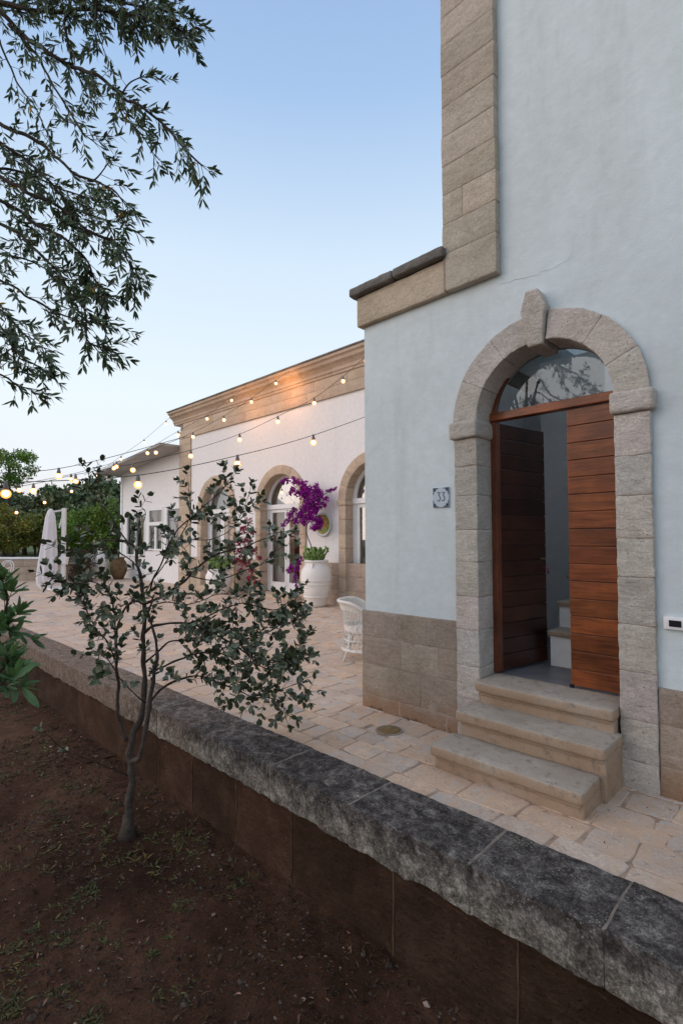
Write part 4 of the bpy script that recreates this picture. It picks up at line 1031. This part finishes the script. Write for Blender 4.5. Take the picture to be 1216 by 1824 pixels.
for (a, b) in spots:
    p = on(2, -.76, a, b)
    for k in range(8): tuft(q, p.x + r.gauss(0, .05), p.y + r.gauss(0, .05), r.uniform(.02, .055), 14, r, .5)
for k in range(3600):
    x = r.uniform(-14, -3.0); y = r.uniform(-.5, 2.4)
    if noise.noise(Vector((x * 1.1, y * 1.1, 5))) < -.05: continue
    tuft(q, x, y, r.uniform(.03, .08), 8, r, 1.1)
for k in range(160):
    x = r.uniform(-4, 0); y = r.uniform(.4, 2.4); tuft(q, x, y, r.uniform(.015, .04), 6, r, .5)
tag(q.build('weeds', m_weed), 'low green weeds and grass tufts growing in patches on the soil', 'weeds', kind='stuff')

# dry bougainvillea petals and grit in the paving joints
q = MB()
for k in range(420):
    x = r.uniform(-5, .6); y = r.uniform(2.9, 3.95) if x > -3.6 else r.uniform(2.9, 9)
    L = r.uniform(.01, .028); c = r.uniform(.5, 1.2)
    if noise.noise(Vector((x * 2.3, y * 2.3, 1))) < .12: continue
    q.col = (c, c * .45, c * .4); leaf(q, Vector((x, y, .008)), Vector((r.uniform(-1, 1), r.uniform(-1, 1), .1)), Vector((0, 0, 1)), L, L * .35)
tag(q.build('fallen_petals', m_deadleaf), 'dry reddish petals caught in the paving joints near the steps', 'petals', kind='stuff')

# ================================================================== POTS AND PLANTS
def pot(name, label, c, prof, mat, rings=(), n=40, lugs=0, lugz=0, lugr=0):
    t = thing(name, c, label, 'planter')
    q = MB(); q.lathe(c, prof, n, .01); q.build('body', mat, t, smooth=True)
    for (rr_, z, th) in rings:
        q = MB(); pts = [Vector(c) + Vector((rr_ * math.cos(2*math.pi*k/n), rr_ * math.sin(2*math.pi*k/n), z)) for k in range(n + 1)]
        q.tube(pts, th, 8, cap=False); q.build('rim', mat, t, smooth=True)
    for k in range(lugs):
        a = R(200 + k * 100); e = Vector((math.cos(a), math.sin(a), 0)); q = MB()
        q.tube([Vector(c) + e * lugr + Vector((0, 0, lugz)), Vector(c) + e * (lugr + .05) + Vector((0, 0, lugz - .01)), Vector(c) + e * (lugr + .055) + Vector((0, 0, lugz - .10)), Vector(c) + e * (lugr + .01) + Vector((0, 0, lugz - .14))], .022, 8)
        q.build('lug', mat, t, smooth=True)
    q = MB(); rs = prof[-1][0]; zt = prof[-1][1]; q.lathe(c, [(0, zt), (rs, zt)], n); q.build('soil', m_darkjoint, t)
    return t
UC = (-9.70, 9.02, 0)
pot('tall_urn', 'tall white urn with cactus and bougainvillea between two arched doors', UC,
    [(.0, 0), (.24, 0), (.27, .06), (.31, .25), (.33, .27), (.36, .42), (.385, .60), (.40, .75), (.385, .90), (.33, 1.02), (.29, 1.07), (.285, 1.12), (.30, 1.17), (.29, 1.19), (.255, 1.18), (.25, 1.10)], m_urn,
    [(.320, .26, .022), (.392, .57, .012), (.402, .67, .011), (.295, 1.165, .028)], lugs=2, lugz=1.10, lugr=.28)
P1 = (-14.15, 8.95, 0)
pot('wide_urn', 'squat white urn with paddle cactus before the arch left of the tall urn', P1,
    [(.0, 0), (.26, 0), (.30, .10), (.38, .26), (.425, .45), (.42, .58), (.37, .70), (.345, .74), (.36, .79), (.34, .80), (.31, .72)], m_urn, [(.355, .785, .02)], lugs=2, lugz=.72, lugr=.36)
A1 = (-23.3, 8.7, 0)
am = thing('amphora', A1, 'white narrow necked amphora with handles near the annex corner', 'vase')
q = MB(); q.lathe(A1, [(0, 0), (.20, 0), (.24, .1), (.34, .42), (.38, .68), (.36, .86), (.26, 1.02), (.14, 1.14), (.10, 1.24), (.10, 1.36), (.14, 1.42), (.12, 1.43), (.09, 1.36)], 32, .01); q.build('body', m_urn, am, True)
for s_ in (-1, 1):
    e = Vector((ri.x * s_, ri.y * s_, 0)).normalized(); A = Vector(A1); q = MB()
    q.tube(smooth_poly([A + e * .24 + Vector((0, 0, 1.04)), A + e * .34 + Vector((0, 0, 1.10)), A + e * .42 + Vector((0, 0, 1.02)), A + e * .37 + Vector((0, 0, .84))], 5), .028, 8); q.build('handle', m_urn, am, True)
T1_ = (-22.75, 9.3, 0)
tp = thing('terracotta_jar', T1_, 'brown terracotta jar standing between the white amphora and the annex', 'jar')
q = MB(); q.lathe(T1_, [(0, 0), (.2, 0), (.24, .1), (.34, .35), (.36, .55), (.31, .75), (.23, .86), (.22, .9), (.26, .96), (.23, .97), (.19, .9)], 30, .02); q.build('body', m_terracotta, tp, True)
q = MB(); q.tube([Vector(T1_) + Vector((.24 * math.cos(a * .3), .24 * math.sin(a * .3), .95)) for a in range(22)], .025, 6, cap=False); q.build('rim', m_terracotta, tp, True)
# cacti
def cactus(name, label, c, n, hmin, hmax, rad, spread, paddles, seed):
    r = random.Random(seed); t = thing(name, c, label, 'cactus'); q = MB(); C_ = Vector(c)
    def seg(p, d, L, rd, flat):
        d = d.normalized(); s = d.cross(Vector((r.uniform(-1, 1), r.uniform(-1, 1), .1))).normalized(); b = d.cross(s); nn = 8; vs = []
        for j, (tt, w_) in enumerate(((0, .35), (.15, .75), (.45, 1), (.75, .95), (.93, .6), (1, .15))):
            for k in range(nn):
                a = 2 * math.pi * k / nn; vs.append(p + d * (L * tt) + s * (rd * w_ * math.cos(a)) + b * (rd * flat * w_ * math.sin(a)))
        k_ = r.uniform(.7, 1.35); q.col = (k_, k_, k_ * .9)
        q.add(vs, [(j*nn+k, j*nn+(k+1) % nn, (j+1)*nn+(k+1) % nn, (j+1)*nn+k) for j in range(5) for k in range(nn)] + [tuple(range(5*nn, 6*nn))])
        return p + d * L * .93
    for i in range(n):
        a = r.uniform(0, 6.28); rr_ = r.uniform(0, spread); p = C_ + Vector((math.cos(a) * rr_, math.sin(a) * rr_, -.02)); d = Vector((math.cos(a) * .45 * rr_ / spread, math.sin(a) * .45 * rr_ / spread, 1)) + rvec(r) * .15
        h = 0; H_ = r.uniform(hmin, hmax)
        while h < H_:
            L = r.uniform(.10, .17) if paddles else r.uniform(.07, .12); p = seg(p, d, L, rad * r.uniform(.8, 1.15), .28 if paddles else .8); h += L * .9
            if r.random() < .5: seg(p - d.normalized() * L * .3, d + rvec(r) * 1.0, L * .8, rad * .8, .28 if paddles else .8)
            d = d + rvec(r) * .35
    q.build('stems', m_cactus, t, smooth=True); return t
cactus('column_cactus', 'clustered green cactus growing in the tall white urn', (UC[0], UC[1], 1.12), 40, .15, .42, .035, .24, False, 3)
cactus('prickly_cactus', 'flat paddled cactus growing in the squat white urn', (P1[0], P1[1], .74), 26, .18, .42, .085, .30, True, 4)
# bougainvilleas
def bract(mb, p, s, r, c0):
    nrm = rvec(r); a = nrm.orthogonal().normalized(); b = nrm.cross(a)
    for k in range(3):
        an = k * 2.094 + r.uniform(-.2, .2); d = (a * math.cos(an) + b * math.sin(an)) + nrm * .55
        c = r.uniform(.55, 1.45); mb.col = (c * c0, c, c * g1(.15)); leaf(mb, p, d, nrm, s, s * .72, .15, -.1)
def boug(name, label, blobs, stems, mt, dens, seed, size=.035, leafy=.12):
    r = random.Random(seed); base_ = Vector(stems[0][0]); t = thing(name, base_, label, 'bougainvillea'); q = MB(); L_ = MB(); S_ = MB()
    for (c, rad) in blobs:
        c = Vector(c)
        for k in range(int(dens * (rad / .12) ** 2)):
            p = c + rvec(r) * rad * r.random() ** .45; p.y = max(p.y * 1.0, p.y); 
            if p.y > FYW - .08: p.y = FYW - .08 - r.random() * .15
            bract(q, p, size * r.uniform(.7, 1.2), r, 1)
        for k in range(int(dens * leafy * (rad / .12) ** 2)):
            L_.col = (1, 1, 1); leaf(L_, c + rvec(r) * rad * 1.05, rvec(r), rvec(r), .06, .035)
    for P in stems:
        pts = smooth_poly([Vector(p) for p in P], 6); S_.tube(pts, [.014 * (1 - .7 * i / len(pts)) for i in range(len(pts))], 6)
    q.build('flowers', mt, t); L_.build('leaves', m_bleaf, t); S_.build('stem', m_barkdark, t, True)
def z5(u, v, Y=9.2, rad=.12):
    return (on(1, Y, 440 + .148 * u, 840 + .148 * v), rad)
blobs = [z5(430,130,9.15,.06), z5(480,110,9.15,.09), z5(560,110,9.15,.11), z5(620,130,9.2,.1), z5(680,160,9.2,.13), z5(550,215,9.1,.10), z5(520,260,9.1,.07), z5(600,265,9.1,.1), z5(660,240,9.2,.12), z5(740,230,9.2,.16), z5(830,220,9.3,.13),
 z5(835,155,9.3,.06), z5(700,310,9.2,.17), z5(800,310,9.2,.19), z5(880,280,9.3,.13), z5(950,325,9.35,.08), z5(930,400,9.35,.07), z5(850,400,9.3,.16), z5(760,410,9.2,.18), z5(690,440,9.2,.14), z5(960,235,9.4,.04), z5(1000,220,9.4,.06), z5(1050,205,9.4,.06),
 z5(800,490,9.2,.16), z5(720,520,9.2,.14), z5(640,520,9.1,.13), z5(560,470,9.1,.10), z5(520,520,9.0,.11), z5(480,590,9.0,.09), z5(440,640,9.0,.07), z5(590,590,9.1,.1), z5(680,600,9.1,.12), z5(770,580,9.1,.14), z5(850,570,9.2,.12), z5(800,670,9.1,.1), z5(860,660,9.2,.11), z5(890,600,9.3,.08),
 z5(425,320,9.0,.025), z5(475,285,9.0,.02),
 z5(660,1040,8.75,.06), z5(630,1090,8.7,.07), z5(600,1140,8.7,.07), z5(520,1150,8.75,.08), z5(500,1200,8.75,.07), z5(590,1200,8.68,.06), z5(575,1260,8.66,.06), z5(575,1320,8.66,.055), z5(595,1370,8.66,.06), z5(610,1420,8.66,.05)]
U = Vector(UC)
boug('purple_bougainvillea', 'vivid purple bougainvillea rising and trailing from the tall white urn', blobs,
     [[U + Vector((0, .05, 1.15)), z5(735,800,9.1)[0], z5(715,700,9.15)[0], z5(740,560,9.2)[0], z5(780,380,9.2)[0], z5(720,220,9.2)[0], z5(560,120,9.15)[0]], [z5(740,560)[0], z5(600,560,9.1)[0], z5(450,640,9.0)[0]], [z5(780,380)[0], z5(900,290,9.3)[0], z5(1050,205,9.4)[0]],
      [U + Vector((-.2, -.15, 1.17)), z5(630,1090,8.7)[0], z5(575,1260,8.64)[0], z5(610,1420,8.66)[0]]], m_bract, 60, 31, .048, .08)
def z4(u, v, Y=9.2, rad=.12): return (on(1, Y, 300 + .3043 * u, 780 + .3043 * v), rad)
b2 = [z4(470,490,9.1,.12), z4(440,540,9.1,.14), z4(490,550,9.1,.12), z4(410,600,9.0,.16), z4(460,610,9.1,.16), z4(380,650,9.0,.13), z4(430,670,9.0,.18), z4(500,660,9.1,.12), z4(400,720,8.95,.15), z4(450,730,9.0,.16), z4(490,770,9.0,.12), z4(420,780,8.95,.1), z4(480,820,9.0,.12), z4(515,850,9.0,.1), z4(530,700,9.1,.08)]
P_ = Vector((on(1, 9.2, 440, 1045).x, 9.1, 0))
boug('crimson_bougainvillea', 'dark crimson bougainvillea climbing between the two left arches', b2, [[P_, z4(490,800,9.1)[0], z4(450,650,9.1)[0], z4(470,500,9.1)[0]], [z4(450,650,9.1)[0], z4(380,650,9.0)[0]]], m_bractred, 42, 33, .05, .5)
# plate on the wall
pp = on(1, FYW - .03, 576, 934)
pt = thing('wall_plate', pp, 'round painted ceramic plate hung on the wall beside the purple bougainvillea', 'plate')
q = MB(); n = 36
def disc(mb, c, prof, n):
    vs = []
    for (rr_, d) in prof:
        for k in range(n): a = 2 * math.pi * k / n; vs.append(c + Vector((rr_ * math.cos(a), -d, rr_ * math.sin(a))))
    mb.add(vs, [(i*n+k, i*n+(k+1) % n, (i+1)*n+(k+1) % n, (i+1)*n+k) for i in range(len(prof) - 1) for k in range(n)])
disc(q, pp, [(.265, -.01), (.33, .03), (.335, .045), (.30, .045), (.27, .03)], n); q.build('rim', m_plateglaze, pt, True)
q = MB(); disc(q, pp, [(.27, .03), (.2, .02), (.0, .02)], n); q.build('painted_centre', m_plate, pt, True)

# ================================================================== WICKER CHAIR
wc = Vector((-4.97, 5.60, 0))
ch = thing('wicker_chair', wc, 'white wicker armchair with latticed skirt just behind the house corner', 'chair')
FA = math.atan2(.6, .8)                      # the way it faces
def crad(z):
    if z < .42: return .40 - .10 * math.sin(min(1, z / .42) * math.pi / 2) ** 1.0
    return .30 + .085 * ((z - .42) / .41) ** 1.3
def cp(a, z, dr=0):
    rr_ = crad(z) + dr; return wc + Vector((rr_ * math.cos(a), rr_ * math.sin(a) , z))
def toph(a):
    d = abs((a - FA + math.pi) % (2 * math.pi) - math.pi)   # 0 in front, pi at the back
    t = min(1, max(0, (d - .75) / 1.5)); return .58 + .25 * t * t * (3 - 2 * t)
arcA = [FA + .75 + (2 * math.pi - 1.5) * k / 60 for k in range(61)]
q = MB(); pts = [cp(a, toph(a), .012) for a in arcA]
pts = [Vector((pts[0].x, pts[0].y, .43))] + pts + [Vector((pts[-1].x, pts[-1].y, .43))]
q.tube(pts, .024, 8); q.build('rim', m_wicker, ch, True)
q = MB()
def ring(z, full=False, th=.006):
    aa = [2 * math.pi * k / 48 for k in range(49)] if full else arcA
    q.tube([cp(a, z if full else min(z, toph(a)), .004 * (-1) ** k) for k, a in enumerate(aa)], th, 4, cap=False)
for k in range(8): # dense weave under the rim
    q.tube([cp(a, toph(a) - .02 - .013 * k, .005 * (-1) ** (i + k)) for i, a in enumerate(arcA)], .0075, 4, cap=False)
for k in range(6): ring(.42 + .013 * k, True, .0075)
for s_ in (-1, 1):
    for k in range(26):
        a0 = FA + .8 + (2 * math.pi - 1.6) * k / 26; P = []
        for j in range(7):
            a = a0 + s_ * .32 * j / 6
            if (a - FA) % (2 * math.pi) < .75 or (a - FA) % (2 * math.pi) > 2 * math.pi - .75: break
            P.append(cp(a, .48 + (toph(a) - .14 - .48) * j / 6, .003 * s_))
        if len(P) > 1: q.tube(P, .0055, 4, cap=False)
q.build('back_weave', m_wicker, ch)
q = MB()
for s_ in (-1, 1):
    for k in range(28):
        q.tube([cp(2 * math.pi * k / 28 + s_ * .36 * j / 5, .14 + .28 * j / 5, .003 * s_) for j in range(6)], .0055, 4, cap=False)
for z in (.14, .15, .16, .28): ring(z, True, .008)
q.build('skirt', m_wicker, ch)
q = MB(); q.lathe(wc, [(0, .44), (.27, .44), (.30, .43), (.30, .40)], 32); q.build('seat', m_wicker, ch, True)
for k in range(4):
    a = FA + math.pi / 4 + k * math.pi / 2; q = MB(); q.tube([cp(a, .40, -.02), cp(a, .15, -.01), wc + Vector((.42 * math.cos(a), .42 * math.sin(a), 0))], [.017, .016, .014], 8); q.build('leg', m_wicker, ch, True)

# ================================================================== GARDEN END OF THE TERRACE
# stone planter wall
pa, pb = Vector((-27.6, 3.6, 0)), Vector((-22.9, 7.85, 0)); ud = (pb - pa).normalized(); vd = Vector((-ud.y, ud.x, 0)); Lw = (pb - pa).length
pw = thing('planter_wall', pa, 'low tan stone wall closing the far end of the terrace', 'wall')
def pf(p): return pa + ud * p.x + vd * p.y + Vector((0, 0, p.z))
q = MB()
for j in range(3):
    x = -.3 * j
    while x < Lw:
        ww = rnd.uniform(.9, 1.2); q.col = tcol(.06, .02); q.rblock(x, min(x + ww, Lw) - .004, 0, .4, -.02 + j * .31, .285 + j * .31, .3, .01, .003, 4, fn=pf, seed=700 + j); x += ww
q.build('wall_body', m_farplinth, pw, smooth=True)
q = MB(); q.rblock(-.05, Lw + .05, -.04, .44, .92, 1.0, .3, .01, .003, 4, fn=pf); q.build('wall_cap', m_plaster2, pw)
# parasol: folded canopy on a side mast
pm = on(2, 0, 112, 1050); um = thing('closed_parasol', (pm.x, pm.y, 0), 'folded white parasol hanging from its white side mast', 'parasol')
sc_ = (pm - EYE).dot(fw) / FPX
def PX(x, y, dd=0): return at((pm - EYE).dot(fw) + dd, x, y)
q = MB(); a = PX(112.5, 1048); b = PX(112.5, 905); b = Vector((a.x, a.y, b.z)); q.obox(Vector((a.x, a.y, .05)), b, .12, .12, upv=(ri.x, ri.y, 0)); q.build('mast', m_whitemetal, um, bevel=.01)
q = MB(); q.obox(b + Vector((0, 0, -.05)), PX(106, 940), .06, .05); q.obox(b + Vector((0, 0, -.06)), PX(92, 912), .06, .05); q.build('arm', m_whitemetal, um)
q = MB(); q.obox(PX(107, 997), PX(120, 999), .18, .25); q.build('crank_box', m_whitemetal, um)
q = MB(); q.rblock(a.x - .55, a.x + .45, a.y - .45, a.y + .45, .005, .07, .2, .015, 0); q.build('base', m_whitemetal, um)
top = PX(91, 906); q = MB(); n = 48; vs = []
prof = [(0, .03), (.03, .10), (.10, .16), (.3, .22), (.5, .26), (.7, .30), (.86, .33), (.95, .28), (1.0, .16)]
H_ = top.z - .12
for (t, rr_) in prof:
    for k in range(n):
        a_ = 2 * math.pi * k / n; f = 1 + (.06 + .22 * t) * math.sin(a_ * 8 + 1.5 * t) * .6 + .10 * t * math.sin(a_ * 3 + 4 * t)
        zc = top.z - H_ * t + (.10 * math.sin(a_ * 3 + 1) * t)
        vs.append(Vector((top.x, top.y, zc)) + Vector((ri.x, ri.y, 0)) * (rr_ * f * math.cos(a_) - .10 * t) + Vector((fw.x, fw.y, 0)) * (rr_ * .7 * f * math.sin(a_)))
q.add(vs, [(i*n+k, i*n+(k+1) % n, (i+1)*n+(k+1) % n, (i+1)*n+k) for i in range(len(prof) - 1) for k in range(n)])
q.build('folded_canopy', m_fabric, um, True)
# white bistro chair
bc_ = on(2, 0, 6, 1044); bch = thing('metal_chair', bc_, 'white curved metal garden chair before the low tan wall', 'chair')
rv = Vector((ri.x, ri.y, 0)).normalized(); fv = Vector((fw.x, fw.y, 0)).normalized()
def C3(x, y, z): return bc_ + rv * x + fv * y + Vector((0, 0, z))
q = MB(); q.tube([C3(.22 * math.cos(a_ * .3), .22 * math.sin(a_ * .3), .46) for a_ in range(22)], .018, 6); 
for k in range(7): q.obox(C3(-.2 + .066 * k, -.2, .46), C3(-.2 + .066 * k, .2, .46), .03, .01)
q.build('seat', m_whitemetal, bch)
for sx in (-1, 1):
    for sy in (-1, 1):
        q = MB(); q.tube([C3(sx * .19, sy * .19, .46), C3(sx * .23, sy * .23, 0)], .014, 6); q.build('leg', m_whitemetal, bch)
    q = MB(); q.tube(smooth_poly([C3(sx * .22, -.2, .46), C3(sx * .27, -.22, .62), C3(sx * .28, -.1, .70), C3(sx * .26, .1, .70), C3(sx * .22, .2, .66)], 5), .014, 6); q.build('armrest', m_whitemetal, bch)
q = MB()
for s_ in (1, .62): q.tube(smooth_poly([C3(-.22 * s_, .2, .46), C3(-.24 * s_, .24, .72), C3(-.16 * s_, .27, .90 * (.85 + .15 * s_)), C3(0, .28, .95 * (.85 + .15 * s_)), C3(.16 * s_, .27, .90 * (.85 + .15 * s_)), C3(.24 * s_, .24, .72), C3(.22 * s_, .2, .46)], 5), .014, 6)
q.build('backrest', m_whitemetal, bch)

# trees beyond
def crown(mb, c, rx, ry, rz_, nb, nl, ls, r, cl=.42, hi=None):
    """many leaf clumps: sub-blobs on an uneven shell, each filled with single leaves"""
    c = Vector(c)
    for b_ in range(nb):
        d = rvec(r); k = r.uniform(.45, 1.0); bc2 = Vector((d.x * rx * k, d.y * ry * k, d.z * rz_ * k)); br = cl * min(rx, rz_) * r.uniform(.6, 1.15)
        ct = r.uniform(.75, 1.25); yel = r.uniform(.85, 1.25)
        for j in range(nl):
            e = rvec(r) * br * r.random() ** .4; p = c + bc2 + Vector((e.x, e.y, e.z * .8)); k2 = ct * r.uniform(.7, 1.3)
            mb.col = (k2 * yel, k2, k2 * .9); dd = rvec(r) + Vector((0, 0, -.2)); L = ls * r.uniform(.6, 1.3); n_ = rvec(r); s = dd.cross(n_).normalized() * L * .28; dd = dd.normalized() * L
            mb.add([p, p + dd * .5 + s, p + dd, p + dd * .5 - s], [(0, 1, 2, 3)])
def tree(name, label, cat, bx, by, bz, h, rx, rz_, mat, seed, nb=30, nl=110, ls=.12, trunk_r=.12, group=None, fruit=0, zc=None):
    r = random.Random(seed); t = thing(name, (bx, by, bz), label, cat, group); q = MB(); W_ = MB()
    zc = zc if zc else h - rz_; crown(q, (bx, by, bz + zc), rx, rx, rz_, nb, nl, ls, r)
    W_.tube(smooth_poly([Vector((bx, by, bz - .1)), Vector((bx + .1, by, bz + zc * .35)), Vector((bx - .05, by + .05, bz + zc * .7)), Vector((bx, by, bz + zc))], 4), [trunk_r * (1.2 - .06 * k) for k in range(13)], 8)
    for k in range(6):
        d = rvec(r); d.z = abs(d.z) * .6 + .2; s = Vector((bx, by, bz + zc * r.uniform(.55, .8))); W_.tube([s, s + Vector((d.x * rx * .5, d.y * rx * .5, d.z * rz_ * .5)), s + Vector((d.x * rx * .85, d.y * rx * .85, d.z * rz_))], [trunk_r * .5, trunk_r * .3, trunk_r * .1], 5)
    W_.build('trunk', m_barkdark, t, True); q.build('crown', mat, t)
    for k in range(fruit):
        e = rvec(r); f = MB(); p = Vector((bx, by, bz + zc)) + Vector((e.x * rx * 1.0, e.y * rx * 1.0, e.z * rz_ * .9)); f.lathe(p, [(0, -.04), (.03, -.03), (.042, 0), (.03, .03), (0, .04)], 8); f.build('fruit', m_orange, t, True)
    return t
def gp(x, dep, z=-.06):
    p = at(dep, x, 960); return p.x, p.y
x_, y_ = gp(62, 27); tree('orange_tree', 'round clipped orange tree with slim trunk behind the folded parasol', 'tree', x_, y_, -.06, 3.05, .92, .85, m_orange_leaf, 41, 26, 230, .13, .07, fruit=14)
x_, y_ = gp(8, 26); tree('orange_tree', 'dense orange tree at the left edge behind the low tan wall', 'tree', x_, y_, -.06, 3.55, 1.45, 1.25, m_orange_leaf, 42, 34, 260, .13, .12, fruit=18)
x_, y_ = gp(14, 33); tree('tall_garden_tree', 'taller loose tree rising above the orange trees at the left edge', 'tree', x_, y_, -.06, 8.0, 1.75, 1.35, m_citrus, 43, 26, 170, .17, .14)
x_, y_ = gp(168, 27.5); tree('lemon_tree', 'bright green bushy lemon tree behind the white amphora', 'tree', x_, y_, -.06, 3.95, 1.65, 1.45, m_citrus, 44, 44, 260, .15, .12, zc=2.35)
x_, y_ = gp(140, 28.6); tree('lemon_tree', 'green lemon tree between the folded parasol and the amphora', 'tree', x_, y_, -.06, 3.3, 1.1, 1.2, m_citrus, 45, 24, 240, .15, .1, zc=2.0)
# twiggy brown hedge
hx = on(2, 0, 141, 1036); hd = thing('dry_hedge', (hx.x, hx.y, 0), 'brown twiggy clipped hedge between the parasol mast and amphora', 'hedge')
r = random.Random(55); q = MB(); L_ = MB()
for k in range(1500):
    p = hx + rv * r.uniform(-.48, .48) + fv * r.uniform(-.3, .5) + Vector((0, 0, r.uniform(.0, 1.25)))
    d = rvec(r) * .5 + Vector((0, 0, .8)); q.tube([p, p + d * .09, p + d * .14 + rvec(r) * .06], [.006, .005, .003], 3, cap=False)
    for j in range(2): c = r.uniform(.4, 1.2); L_.col = (c, c * .8, c * .7); leaf(L_, p + rvec(r) * .08, rvec(r), rvec(r), .06, .03)
q.build('twigs', m_barkdark, hd); L_.build('dry_leaves', m_deadleaf, hd)
# belt of trees at the end of the field
r = random.Random(77); k = 0
labs = 'dusky green tree in the belt beyond the grass field'
protos = []
for v in range(3):
    t = tree('field_tree', labs, 'tree', 0, 0, 0, 7.0, 3.2, 2.7, m_bgleaf, 80 + v, 60, 150, .55, .25, group='trees beyond the field'); protos.append(t)
spots_ = [(-70, 62, 1.0), (-20, 60, .95), (12, 64, .92), (45, 62, .84), (72, 60, .86), (98, 63, .92), (122, 58, .90), (150, 60, .98), (176, 57, .96), (204, 58, .90), (232, 60, .95), (270, 64, .95), (30, 75, 1.1), (140, 74, 1.22), (190, 76, 1.15), (-150, 66, 1.0), (-240, 70, 1.1)]
low = [(-40, 48, .62), (24, 50, .58), (88, 46, .55), (130, 44, .60), (200, 43, .62), (165, 47, .62)]
for i, (px, dep, s_) in enumerate(spots_ + low):
    src = protos[i % 3]
    o = src if i < 3 else src.copy()
    if i >= 3:
        scn.collection.objects.link(o)
        for chd in list(src.children):
            cc = chd.copy(); scn.collection.objects.link(cc); cc.parent = o
    gx, gy = gp(px, dep); o.location = (gx, gy, -.1); o.rotation_euler = (0, 0, r.uniform(0, 6.28)); s_ *= 1.16; o.scale = (s_, s_, s_ * r.uniform(.92, 1.06))
# olive trees behind the camera (they show in the door glass)
for i, (x, y, h) in enumerate(((-8.0, -9, 4.6), (-13, -8, 4.4), (2.5, -11, 4.9))):
    lab = ('olive tree in the garden opposite the house door', 'olive tree standing farther along the garden', 'olive tree behind the photographer')[i]
    tree('olive_tree', lab, 'tree', x, y, -.8, h + .8, 1.9, 1.6, m_bgleaf, 90 + i, 34, 90, .2, .2)

# ================================================================== LIGHT STRINGS
bulb_me = None
def sphere(mb, c, rd, n=14, m=9, squash=1.0):
    mb.lathe(c, [(max(.0001, rd * math.sin(math.pi * j / m)), -rd * squash * math.cos(math.pi * j / m)) for j in range(m + 1)], n)
BR_ = .037
_q = MB(); sphere(_q, (0, 0, -.105), .027); core_src = _q.build('glowing_core', m_bulb, None, True)
_q = MB(); sphere(_q, (0, 0, -.108), .046); bulb_src = _q.build('bulb', m_bulbglass, None, True)
_q = MB(); _q.lathe((0, 0, 0), [(.006, .012), (.016, .010), (.018, -.02), (.024, -.035), (.026, -.07), (.020, -.078), (0, -.078)], 12); sock_src = _q.build('socket', m_socket, None, True)
used = [False]
def string(label, dr, dl, pts, bulbs, sag=.0):
    """pts: photo points of the cable from right to left; bulbs: photo points; depth runs from dr to dl linearly in 1/depth"""
    xr, xl = pts[0][0], pts[-1][0]
    def dep(x): f = (x - xr) / (xl - xr); return 1 / ((1 - f) / dr + f / dl)
    P = smooth_poly([at(dep(x), x, y) for x, y in pts], 10)
    t = thing('light_string', P[0], label, 'string lights', 'strings of bulbs over the terrace')
    q = MB(); q.tube(P, .0045, 5); q.build('cable', m_cable, t, True)
    for (x, y) in bulbs:
        d = dep(x); b = at(d, x, y) + Vector((0, 0, .105))
        for src in (sock_src, bulb_src):
            o = src.copy(); scn.collection.objects.link(o); o.parent = t; o.location = b - P[0]
        cr = core_src.copy(); scn.collection.objects.link(cr); cr.parent = o
        yw = FYW - (b.y + 0); gl_ = 16 if (yw < 1.0 and x > 350) else 3.0 if x < 140 else .6
        L = bpy.data.lights.new('bulb_light', 'POINT'); L.energy = gl_; L.color = (1, .40, .10); L.shadow_soft_size = .05
        lo = bpy.data.objects.new('bulb_light', L); scn.collection.objects.link(lo); lo.parent = o; lo.location = (0, 0, -.16)
SO = 105 * .909
def lift(x, y, dr, dl, xr, xl):
    f = (x - xr) / (xl - xr); d = 1 / ((1 - f) / dr + f / dl); return y - .105 * FPX / d
def mk(label, dr, dl, bulbs, first, last):
    xr, xl = first[0], last[0]
    pts = [first] + [(x, lift(x, y, dr, dl, xr, xl)) for x, y in bulbs] + [last]
    string(label, dr, dl, pts, bulbs)
mk('lowest nearest string of large bulbs crossing before the white wall', 8.5, 4.6, [(558, 788), (423, 826), (246, 863), (11, 879)], (700, 724), (-120, 862))
mk('string of bulbs sloping from the house corner down to the annex', 11.5, 7.5, [(651.5, 643), (611, 679), (559.6, 718), (495, 751), (427, 783), (340, 812), (237, 837), (135, 857), (60, 874)], (700, 590), (-80, 885))
mk('string of bulbs tied to the middle of the stone cornice', (on(1, FYW - .42, 500, 676) - EYE).dot(fw), 9, [(491.5, 683), (448, 716), (399, 748), (344, 778), (278.0, 806), (208, 831), (127, 854), (35, 873)], (512, 664), (-80, 890))
mk('string of bulbs tied near the left end of the cornice', (on(1, FYW - .42, 425, 700) - EYE).dot(fw), 11, [(412.5, 713), (369, 746), (317.5, 775), (263, 807), (203, 834)], (440, 688), (150, 846))
mk('faint far string of bulbs from the cornice corner into the garden', 18.0, 14, [(296, 755), (257, 788.5), (216, 818), (174, 848), (128, 875), (80, 895), (30, 913)], (312, 735), (-60, 930))
mk('dark string with one large bulb crossing above the hedge', 8.0, 6.5, [(105, 848)], (330, 778), (-100, 842))
bpy.data.objects.remove(core_src); bpy.data.objects.remove(bulb_src); bpy.data.objects.remove(sock_src)
